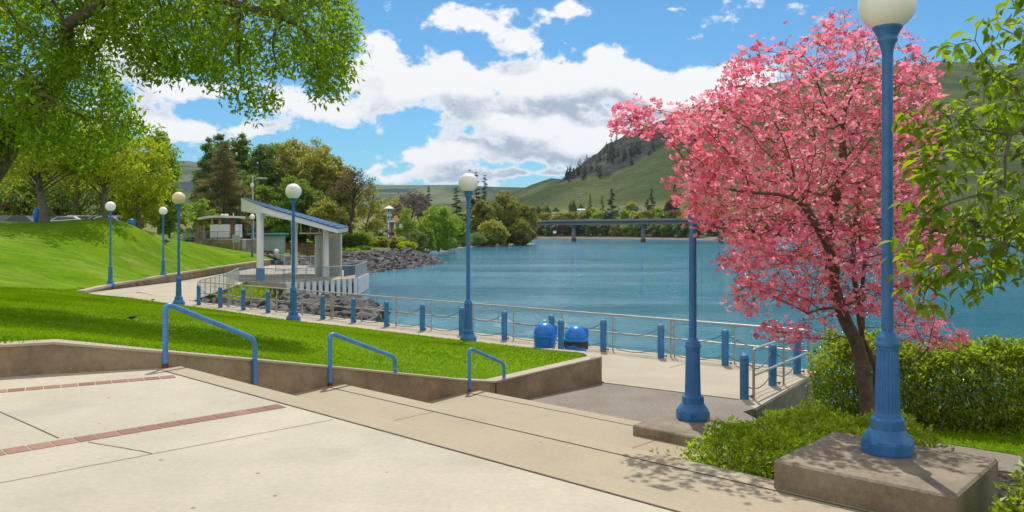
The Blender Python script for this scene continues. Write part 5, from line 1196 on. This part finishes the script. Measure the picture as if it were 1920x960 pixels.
T_('bushy_willow', 822, 172, 384, 46, L_['lime'], 'bright green bushy willow at the water right of the tower house', nclump=110, nleaf=80, ls=.46, trunk=.2, low=.0)
T_('bank_tree', 852, 205, 398, 26, L_['green'], 'green bank tree between the bushy willow and the tall lamp', nclump=60, nleaf=60, ls=.5, trunk=.2, low=0)
CG = 'tall dark conifers behind the middle lamp globe'
for px, yt, lab in ((856, 352, 'dark conifer left of the middle lamp globe'), (881, 319, 'tallest dark conifer directly behind the middle lamp globe'), (893, 323, 'dark conifer just right of the middle lamp globe'), (909, 329, 'rightmost dark conifer beside the big willow top')):
    T_('conifer_tree', px, 300, yt, 19, L_['conifer'], lab, kind='cone', nclump=90, nleaf=50, ls=.85, trunk=.3, low=.05, group=CG)
VG = 'big willows on the headland'
for px, d, yt, hw, lab, lm in ((905, 262, 372, 30, 'left big willow on the headland behind the middle lamp pole', 'willow'), (945, 272, 356, 40, 'tallest big olive willow in the middle of the headland', 'willow'), (980, 280, 380, 32, 'right big willow leaning out at the tip of the headland', 'willow'), (925, 252, 412, 30, 'low front willow at the waterline of the headland', 'olive'), (968, 268, 410, 32, 'low right willow bush at the headland waterline', 'willow')):
    T_('willow_tree', px, d, yt, hw, L_[lm], lab, nclump=130, nleaf=80, ls=.7, trunk=.35, low=-.02, group=VG, sp=.30, droop=.1)
BG = 'bushes along the left bank'
for px, d, yt, hw, lm, lab in ((700, 152, 446, 14, 'yellow', 'yellow green bush right of the clipped hedge'), (719, 146, 446, 10, 'olive', 'round olive bush beside the shore path bend'), (744, 140, 444, 18, 'olive', 'low olive bush above the rocks, left of two'), (762, 138, 452, 20, 'yellow', 'spreading yellow green bush overhanging the rocks'),
    (783, 152, 428, 20, 'dark', 'dark green bush under the bushy willow'), (800, 158, 424, 20, 'green', 'green bush at the foot of the bushy willow by the beach'), (752, 142, 458, 10, 'lime', 'small lime bush at the top edge of the rocks'), (681, 122, 463, 14, 'green', 'small green bush between the path and the rocks'), (663, 116, 468, 12, 'lime', 'low lime plants on the bank behind the mesh panel'), (838, 190, 440, 20, 'green', 'green waterside bush left of the middle lamp pole'), (870, 225, 432, 20, 'green', 'green waterside bush behind the middle lamp pole'), (896, 240, 436, 18, 'dark', 'dark bush right of the middle lamp pole at the beach')):
    T_('bush', px, d, yt, hw, L_[lm], lab, nclump=34, nleaf=70, ls=.34, trunk=.05, low=-.05, group=BG, cat='bush', sp=.42)

# --- reeds and grass tuft under the ramp railing
n = 900; bx, by = -17.7, 51.5; q = np.c_[bx+RNG.normal(size=n)*1.0, by+RNG.normal(size=n)*1.6]; o = leaf_mesh('reed_clump', np.c_[q-[bx, by], np.zeros(n)], 1.0, .05, L_['lime'], axis=np.c_[RNG.normal(size=(n, 2))*.35, np.ones(n)]); o.location = (bx, by, -1.2); tag(o, 'bright grassy reed clump on the rocks under the stage railing', 'reeds')
n = 300; bx, by = -17.6, 45.5; q = np.c_[bx+RNG.normal(size=n)*.6, by+RNG.normal(size=n)*.9]; o = leaf_mesh('reed_clump', np.c_[q-[bx, by], np.zeros(n)], .7, .05, L_['lime'], axis=np.c_[RNG.normal(size=(n, 2))*.35, np.ones(n)]); o.location = (bx+.8, by, -.9); tag(o, 'small grassy clump beside the ramp railing posts', 'reeds')

# ------------------------------------------------------------------ rocks
def ico(sub):
    b = bmesh.new(); bmesh.ops.create_icosphere(b, subdivisions=sub, radius=1.0); v = np.array([x.co[:] for x in b.verts]); b.verts.ensure_lookup_table(); f = np.array([[x.index for x in q.verts] for q in b.faces]); b.free(); return v, f
IV, IF = ico(2)
def rocks(name, centers, sizes, m_=M['rock']):
    V = []; Fs = []; n = len(IV)
    for k, (c, s) in enumerate(zip(centers, sizes)):
        p = IV.copy()
        for _ in range(7):         # chisel flat faces
            d = unit(1)[0]; h = .45+.35*RNG.random(); t = p@d; p = p-np.outer(np.maximum(0, t-h), d)
        p = p*np.array([1.15, .9, .7])*(s*(.8+.5*RNG.random(3))); a = RNG.random()*6.3; ca, sa = math.cos(a), math.sin(a); tl = RNG.normal()*.35
        p = p@np.array([[ca, sa, 0], [-sa, ca, 0], [0, 0, 1]]); p[:, 2] += p[:, 0]*tl
        V.append(p+c); Fs.append(IF+k*n)
    return stuff(np_mesh(name, np.concatenate(V), np.concatenate(Fs), m_))
cs = []; ss = []
# under the promenade edge and the deck
for _ in range(1700):
    t = RNG.random(); q = np.array([-16.5, 40.5])+(np.array([-7.6, 33.2])-np.array([-16.5, 40.5]))*t; off = RNG.random()**.9*(3.5+16*min(1, 1.25*(1-t)))
    p = q+np.array([.45, .9])*off+RNG.normal(size=2)*.3; z = -.55-.085*off-.9*t*t+RNG.normal()*.12
    if p[1] > 58 and p[0] < -17: z = min(z, -1.3)
    if CX+F*p[0]/p[1] > 705 or (z < ZW and p[0] > -9.5): continue
    cs.append((p[0], p[1], max(z, ZW-.25))); ss.append(.2+.42*RNG.random()**2.4)
for _ in range(420):
    p = np.array([-16.0, 57.5])+np.array([5.2, -3.0])*RNG.random()+np.array([.3, -.8])*RNG.random()*11+RNG.normal(size=2)*.4; z = ZW+.15+RNG.random()*.35-.03*max(0, p[0]+12)
    if CX+F*p[0]/p[1] > 715: continue
    cs.append((*p, z)); ss.append(.3+.5*RNG.random()**2)
mb = MB(); mb.add([(-17.2, 40.2, -.75), (-8.2, 34.4, -1.6), (-7.2, 40, -2.2), (-11.5, 52, -2.1), (-14, 59, -2.1), (-20, 61.5, -1.4), (-18.5, 50, -.9)], [(0, 1, 2, 3, 4, 5, 6)]); structure(mb.build('rock_bank', M['soil']))
rocks('near_riprap', cs, ss)
cs = []; ss = []
edgeL = np.array([(-24, 91), (-17.5, 98), (-14, 112), (-11.0, 127), (-12.5, 134), (-19, 158)], float)
sg = np.linalg.norm(np.diff(edgeL, axis=0), axis=1); cum = np.r_[0, np.cumsum(sg)]
for _ in range(2300):
    s = RNG.random()**.85*cum[-1]; x = np.interp(s, cum, edgeL[:, 0]); y = np.interp(s, cum, edgeL[:, 1]); o = RNG.random()*6.4-.6; x2 = x-o*.97+RNG.normal()*.2; y2 = y+(o*.35 if y > 125 else o*.1)+RNG.normal()*.3
    cs.append((x2, y2, bank_z(x2, y2)[0]+.12)); ss.append(.28+.42*RNG.random()**2)
rocks('far_riprap', cs, ss)
cs = []; ss = []
edgeL = np.array([(-19, 158), (-22.5, 185), (-22, 203), (-16, 225), (-10.2, 255), (0, 285), (9, 303)], float); sg = np.linalg.norm(np.diff(edgeL, axis=0), axis=1); cum = np.r_[0, np.cumsum(sg)]
for _ in range(700):
    s = RNG.random()*cum[-1]; x = np.interp(s, cum, edgeL[:, 0])-1.5-RNG.random()*8; y = np.interp(s, cum, edgeL[:, 1])+RNG.random()*3
    cs.append((x, y, bank_z(x, y)[0]+.05)); ss.append(.3+.5*RNG.random()**2)
rocks('beach_stones', cs, ss)

# ------------------------------------------------------------------ tower house on the left bank
d = 205.0; e = empty('tower_house', (at(735, d), d, tz(at(735, d), d))); tag(e, 'blue grey house with a tall white trimmed tower and timber porch', 'house'); zb = e.location.z
hz = lambda py: CAMZ+(HY-py)/F*d-zb; hx = lambda px: (px-735)/F*d
tw = hx(733)-hx(725.5)
m = MB(); m.box((hx(729.5), 0, hz(392)/2), (tw, tw, hz(392))); tb = m.build('tower', M['hwall'], e)
for py0, py1 in ((391, 399), (405, 411)):
    m = MB(); m.box((hx(729.5), -tw/2-.02, (hz(py0)+hz(py1))/2), (tw*.55, .06, hz(py0)-hz(py1))); f = m.build('window', M['white'], tb); m = MB(); m.box((hx(729.5), -tw/2-.06, (hz(py0)+hz(py1))/2), (tw*.38, .04, (hz(py0)-hz(py1))*.8)); m.build('pane', M['glass'], f)
m = MB(); m.box((hx(729.5), 0, hz(403)), (tw*1.08, tw*1.08, .25)); m.box((hx(729.5), 0, hz(391)), (tw*1.1, tw*1.1, .25)); m.build('trim', M['white'], tb)
m = MB(); w_ = tw*1.5; zt = hz(391); m.add([(hx(729.5)+a*w_/1.3, b*w_/1.3, zt) for a, b in ((-1, -1), (1, -1), (1, 1), (-1, 1))]+[(hx(729.5), 0, hz(385))], [(3, 2, 1, 0), (0, 1, 4), (1, 2, 4), (2, 3, 4), (3, 0, 4)]); m.build('roof', M['white'], tb)
m = MB(); m.box((hx(739), 2.5, hz(417)/2), (hx(747)-hx(730), 5, hz(417))); m.build('wall', M['hwall'], e)
m = MB(); a0, a1 = hx(732), hx(748); zt = hz(416); rz_ = hz(404); m.add([(a0, -.3, zt), (a1, -.3, zt), (a1, 5.5, zt), (a0, 5.5, zt), (hx(738), 2, rz_), (hx(741), 2, rz_)], [(0, 1, 5, 4), (1, 2, 5), (2, 3, 4, 5), (3, 0, 4), (3, 2, 1, 0)]); m.build('roof', M['redroof'], e)
m = MB(); m.box((hx(738), -1.2, hz(415.5)), (hx(747)-hx(728), 2.6, .3)); pr_ = m.build('porch', M['white'], e)
for px in (731, 743): m = MB(); m.box((hx(px), -2.2, hz(416)/2), (.28, .28, hz(416))); m.build('porch_post', M['white'], pr_)
m = MB(); m.box((hx(738), -.06, hz(424)/2+.3), (hx(743)-hx(733), .1, hz(420)-.4)); m.build('door', M['woodlight'], e)
m = MB(); m.box((hx(752), 1.5, hz(421)/2), (1.6, 3, hz(419))); m.build('annex', M['white'], e)

# ------------------------------------------------------------------ bridge
B0 = np.array([-60.0, 432.0]); B1 = np.array([150.0, 283.0]); bt = (B1-B0)/np.linalg.norm(B1-B0); bn = np.array([-bt[1], bt[0]])
e = empty('road_bridge', (*((B0+B1)/2), 0)); tag(e, 'long low grey concrete road bridge crossing the lake on slender piers', 'bridge'); o = np.array(e.location[:2])
def bpoly(off0, off1): return [tuple(B0+bn*off0-o), tuple(B1+bn*off0-o), tuple(B1+bn*off1-o), tuple(B0+bn*off1-o)]
m = MB(); m.prism(bpoly(-3.6, 3.6), [5.3, 6.1, 6.1, 5.3], [6.55, 7.3, 7.3, 6.55]); m.build('girder', M['bridge'], e)
m = MB(); m.prism(bpoly(-4.8, 4.8), [6.56, 7.31, 7.31, 6.56], [6.95, 7.7, 7.7, 6.95]); m.build('deck', M['bridged'], e)
m = MB(); m.prism(bpoly(-4.9, -4.6), [6.96, 7.71, 7.71, 6.96], [7.75, 8.5, 8.5, 7.75]); m.build('parapet', M['bridge'], e)
m = MB(); m.prism(bpoly(4.6, 4.9), [6.96, 7.71, 7.71, 6.96], [7.75, 8.5, 8.5, 7.75]); m.build('parapet', M['bridge'], e)
for px in (1076, 1206, 1352, 1500):
    k = (px-CX)/F; t = (k*B0[1]-B0[0])/(bt[0]-k*bt[1]); c = B0+bt*t-o
    m = MB(); m.box((c[0], c[1], 1.0), (1.3, 2.0, 9.4), math.atan2(bt[1], bt[0]), .3); m.box((c[0], c[1], 5.1), (1.5, 5.0, .8), math.atan2(bt[1], bt[0]), .2); m.build('pier', M['bridge'], e)
    m = MB(); m.box((c[0], c[1], -1.7), (1.6, 2.3, 2.6), math.atan2(bt[1], bt[0]), .3); m.build('pier_foot', M['wood'], e)
# ------------------------------------------------------------------ far shore: bushes, conifers, houses, sign
FG = 'bushes and trees along the far shore'
protos = {}
def far_tree(kind, lm, px, D, ytop, hw, label, name, cat, group, z=None):
    key = (kind, lm)
    if key not in protos:
        protos[key] = [gtree(name, 0, 0, 0, 10.0, 5.0 if kind == 'round' else 2.2, L_[lm], label, kind=kind, nclump=60 if kind == 'round' else 70, nleaf=46, ls=.95 if kind == 'round' else .75, trunk=.25, low=-.02 if kind == 'round' else .04, group=group, cat=cat, sp=.34), False]
    pr, used = protos[key]; o = pr if not used else copy_tree(pr); protos[key][1] = True
    x = (px-CX)/F*D; z = hill_at(px, D) if z is None else z; h = CAMZ+(HY-ytop)/F*D-z; w_ = hw/F*D*(1.3 if kind == 'cone' else 1)
    o.location = (x, D, z-.1); sx = w_/(5.0 if kind == 'round' else 2.2); o.scale = (sx, sx, h/10); o.rotation_euler = (0, 0, RNG.random()*6.28); tag(o, label, cat, group); return o
cols = ['olive', 'willow', 'green', 'green', 'lime', 'willow', 'brown', 'dark', 'olive', 'lime', 'green', 'willow', 'dark']
fullc = {'olive': 'olive', 'willow': 'yellow olive', 'green': 'green', 'lime': 'bright lime', 'brown': 'brownish', 'dark': 'dark green', 'conifer': 'dark'}
RNG2 = np.random.default_rng(5)
places = [(1012, 'just right of the headland willow'), (1038, 'left of the first bridge pier'), (1062, 'immediately left of the first bridge pier'), (1088, 'right beside the first bridge pier'), (1112, 'one tree right of the first bridge pier'), (1136, 'halfway between the two bridge piers'), (1160, 'just past halfway towards the second pier'), (1184, 'left of the second bridge pier'), (1208, 'right behind the second bridge pier'), (1232, 'right of the second bridge pier'), (1256, 'well right of the second bridge pier'), (1280, 'left of the slab lamp pole'), (1306, 'behind the slab lamp pole')]
for i, (px, where) in enumerate(places):
    lm = ['brown', 'dark', 'brown', 'bluegreen', 'green', 'dark', 'olive', 'lime', 'green', 'dark', 'green', 'dark', 'green'][i]
    far_tree('round', lm, px, float(shoreD(px))+28, 408+RNG2.random()*8, 20, f'far shore {"dark green" if lm in ("dark", "green") else "olive" if lm in ("olive", "lime") else "brownish" if lm == "brown" else "blue green"} bush {where}, below the deck', 'shore_bush', 'bush', FG)
for i, (px, where) in enumerate(places):
    px = px+11; lm = ['willow', 'olive', 'willow', 'willow', 'lime', 'bluegreen', 'lime', 'olive', 'willow', 'green', 'brown', 'olive', 'willow'][i]; D = float(shoreD(px))+75
    far_tree('round', lm, px, D, 390+RNG2.random()*7, 19, f'{"pale green" if lm in ("willow", "lime") else "olive" if lm == "olive" else "blue green" if lm == "bluegreen" else "green" if lm == "green" else "brownish"} tree over the bridge deck, {where}', 'shore_tree', 'tree', FG)
for px, yt, hw, k, lm, lab in ((1074, 374, 9, 'round', 'dark', 'round dark tree above the first bridge pier'), (1090, 381, 8, 'round', 'dark', 'lower dark tree right of the round one above the first pier'), (1106, 363, 6, 'cone', 'green', 'narrow green conifer left of the tall dark ones over the bridge'), (1129, 366, 6, 'cone', 'green', 'narrow green conifer beside the tall dark one over the bridge'), (1147, 354, 9, 'cone', 'conifer', 'tallest dark conifer over the middle of the bridge'), (1222, 354, 7, 'cone', 'conifer', 'tall dark conifer right of the grey roofed houses'), (1214, 374, 9, 'cone', 'conifer', 'broad dark conifer beside the grey roofed houses'), (1265, 347, 10, 'cone', 'conifer', 'dark conifer at the left fringe of the pink tree'),
    (1254, 376, 10, 'round', 'purple', 'dark purple tree at the left fringe of the pink tree'), (1236, 388, 18, 'round', 'lime', 'bright green rounded tree right of the grey roofed houses'), (1110, 388, 14, 'round', 'olive', 'golden olive tree left of the tall conifer over the bridge'), (1185, 377, 14, 'round', 'olive', 'olive tree on the rise behind the grey roofed houses'), (1025, 383, 10, 'round', 'dark', 'dark tree near the left end of the bridge over the willow'), (1008, 385, 10, 'round', 'dark', 'dark tree touching the headland willow over the bridge'), (1042, 388, 9, 'round', 'dark', 'dark low tree over the bridge, left of the first pier')):
    far_tree(k, lm, px, float(shoreD(px))+140, yt, hw, lab, 'hill_tree' if k == 'round' else 'conifer_tree', 'tree', FG)
# shore trees to the right, glimpsed through the pink tree and the branches
for i, px in enumerate(range(1340, 2060, 42)):
    lm = ['green', 'olive', 'dark', 'brown', 'green', 'willow'][i % 6]; side_ = ['behind the pink blossom', 'behind the near lamp pole', 'behind the right hand leaves'][min(2, (px-1340)//240)]
    o = far_tree('round', lm, px, float(shoreD(px))+40, 392+RNG2.random()*14, 27, f'far shore tree glimpsed {side_}', 'shore_tree', 'tree', 'far shore trees glimpsed '+side_)
def house(px0, px1, d, ye, yr, label, wallm, roofm, gable=True):
    x0, x1 = at(px0, d), at(px1, d); xc = (x0+x1)/2; w_ = x1-x0; zg = hill_at((px0+px1)/2, d)-1; e = empty('house', (xc, d, zg)); tag(e, label, 'house'); he = CAMZ+(HY-ye)/F*d-zg; hr = CAMZ+(HY-yr)/F*d-zg; dp = 9
    m = MB(); m.box((0, dp/2, he/2), (w_*.94, dp, he)); m.build('wall', wallm, e)
    m = MB(); v = [(-w_/2, -.5, he), (w_/2, -.5, he), (w_/2, dp+.5, he), (-w_/2, dp+.5, he), (-w_/2, dp/2, hr), (w_/2, dp/2, hr)]; m.add(v, [(0, 1, 5, 4), (2, 3, 4, 5), (1, 2, 5), (3, 0, 4), (3, 2, 1, 0)]); m.build('roof', roofm, e)
    if gable:
        for gx_ in (-.25, .22):
            c_ = gx_*w_; g = w_*.13; m = MB(); m.add([(c_-g, -1.2, he-.3), (c_+g, -1.2, he-.3), (c_, -1.2, hr-.4), (c_-g, dp/2, he-.3), (c_+g, dp/2, he-.3), (c_, dp/2, hr-.4)], [(0, 1, 2), (0, 2, 5, 3), (1, 4, 5, 2), (3, 5, 4)]); gb = m.build('gable', roofm, e)
            m = MB(); m.box((c_, -1.1, he-1.4), (g*1.7, .2, 2.2)); m.build('gable_wall', wallm, gb); m = MB(); m.box((c_, -1.24, he-1.5), (g*.8, .1, 1.1)); m.build('window', M['glass'], gb)
house(1162, 1207, 612, 392.5, 386, 'grey roofed gabled house over the bridge, left of a tall dark conifer', M['cream'], M['roofgrey'])
house(1083, 1098, 590, 394, 391, 'pale low house above the first bridge pier', M['cream'], M['panelgrey'], False)
house(1034, 1046, 585, 400, 397, 'small dark roofed house near the left end of the bridge', M['cream'], M['wood'], False)
d = 860; p = hill_hit(1088, 369); e = empty('barn', p); tag(e, 'tiny pale barn alone on the green hillside', 'barn'); m = MB(); m.box((0, 0, 2), (7, 5, 4)); m.build('wall', M['panelgrey'], e); e.scale = (.65, .65, .65); m = MB(); m.add([(-4, -3, 4), (4, -3, 4), (4, 3, 4), (-4, 3, 4), (-4, 0, 6), (4, 0, 6)], [(0, 1, 5, 4), (2, 3, 4, 5), (1, 2, 5), (3, 0, 4), (3, 2, 1, 0)]); m.build('roof', M['roofgrey'], e)
d = 478.0; e = empty('shore_sign', (at(1040, d), d, hill_at(1040, d))); tag(e, 'small white board sign on the far beach left of the first bridge pier', 'sign')
zt = CAMZ+(HY-433)/F*d-e.location.z; m = MB(); m.box((0, 0, zt-.75), (1.9, .1, 1.6)); m.build('board', M['white'], e)
for x_ in (-.7, .7): m = MB(); m.box((x_, .08, zt/2-.4), (.14, .1, zt-.8)); m.build('post', M['wood'], e)
# conifers scattered over the cliffs
HG = 'conifers scattered over the rocky hillside'
k = 0; tries = 0; hill_protos = []
while k < 80 and tries < 5000:
    tries += 1; px = 1062+RNG2.random()*330; ry = float(ridgeY(px)); fy = float(footY(px)); t = RNG2.random(); py = ry+(fy-ry)*t
    if fbm(np.array([px*.035]), np.array([py*.05]))[0] < .5: continue
    p = hill_hit(px, py+.5)
    o = far_tree('cone', 'conifer', px, p[1], HY-(p[2]-CAMZ+7+8*RNG2.random())/p[1]*F, 2.2+1.4*RNG2.random(), 'dark conifer among the scattered trees on the rocky hillside', 'conifer_tree', 'tree', HG, p[2]); k += 1
for px, ht in ((1063, 10), (1068, 7), (1100, 9), (1156, 10)):
    D = 1322.0; z = hill_at(px, D); far_tree('cone', 'conifer', px, D, HY-(z-CAMZ+ht)/D*F, 2.6, 'lone conifer standing out on the ridge line against the sky', 'conifer_tree', 'tree', 'conifers on the ridge line', z)
for px in (1770, 1855): 
    D = 1320.0; z = hill_at(px, D); far_tree('cone', 'conifer', px, D, HY-(z-CAMZ+9)/D*F, 4, 'lone tree on the grassy ridge at the upper right', 'conifer_tree', 'tree', 'trees on the upper right ridge', z)

# ------------------------------------------------------------------ birds
def bird(name, p, s, rz, m_, label, cat, neck):
    e = empty(name, p, rz); tag(e, label, cat); e.scale = (s, s, s)
    m = MB()
    sp = [(-.62, 0, .30, .015), (-.45, 0, .33, .06), (-.2, 0, .36, .15), (.05, 0, .37, .18), (.25, 0, .40, .13)]+([(.36, 0, .52, .06), (.40, 0, .68, .05), (.43, 0, .78, .055), (.50, 0, .82, .06), (.57, 0, .81, .03), (.64, 0, .79, .012)] if neck else [(.34, 0, .48, .10), (.42, 0, .52, .09), (.50, 0, .52, .05), (.58, 0, .51, .012)])
    m.tube([q[:3] for q in sp], [q[3] for q in sp], 12); m.build('body', m_, e)
    for y_ in (-.06, .06): m = MB(); m.tube([(0, y_, .24), (.02, y_, .12), (0, y_, 0), (.09, y_, 0.005)], [.022, .014, .012, .012], 6); m.build('leg', M['black'], e)
p = lawn_hit(312, 459); bird('goose', p, .95, 2.6, M['feather'], 'brown goose standing on the lawn behind the second slope lamp', 'goose', True)
p = lawn_hit(247.5, 601); bird('small_bird', p, .19, .4, M['black'], 'small dark bird on the shaded lawn', 'bird', False)
p = P(286, 565, 0); bird('small_bird', p, .19, .3, M['black'], 'small dark bird at the edge of the promenade near the ramp', 'bird', False)

# ------------------------------------------------------------------ haze: the clear mountain air that fades the far range
m = MB(); m.box((0, 2550, 190), (7600, 5300, 400)); hz_ = m.build('haze', M['white'])
hm = bpy.data.materials.new('air'); hm.use_nodes = True; t_ = hm.node_tree; t_.nodes.clear(); pv = t_.nodes.new('ShaderNodeVolumePrincipled'); pv.inputs['Color'].default_value = (.62, .80, 1, 1); pv.inputs['Density'].default_value = 4.5e-5; pv.inputs['Anisotropy'].default_value = .0
mo = t_.nodes.new('ShaderNodeOutputMaterial'); t_.links.new(pv.outputs[0], mo.inputs['Volume']); hz_.data.materials.clear(); hz_.data.materials.append(hm); stuff(hz_)
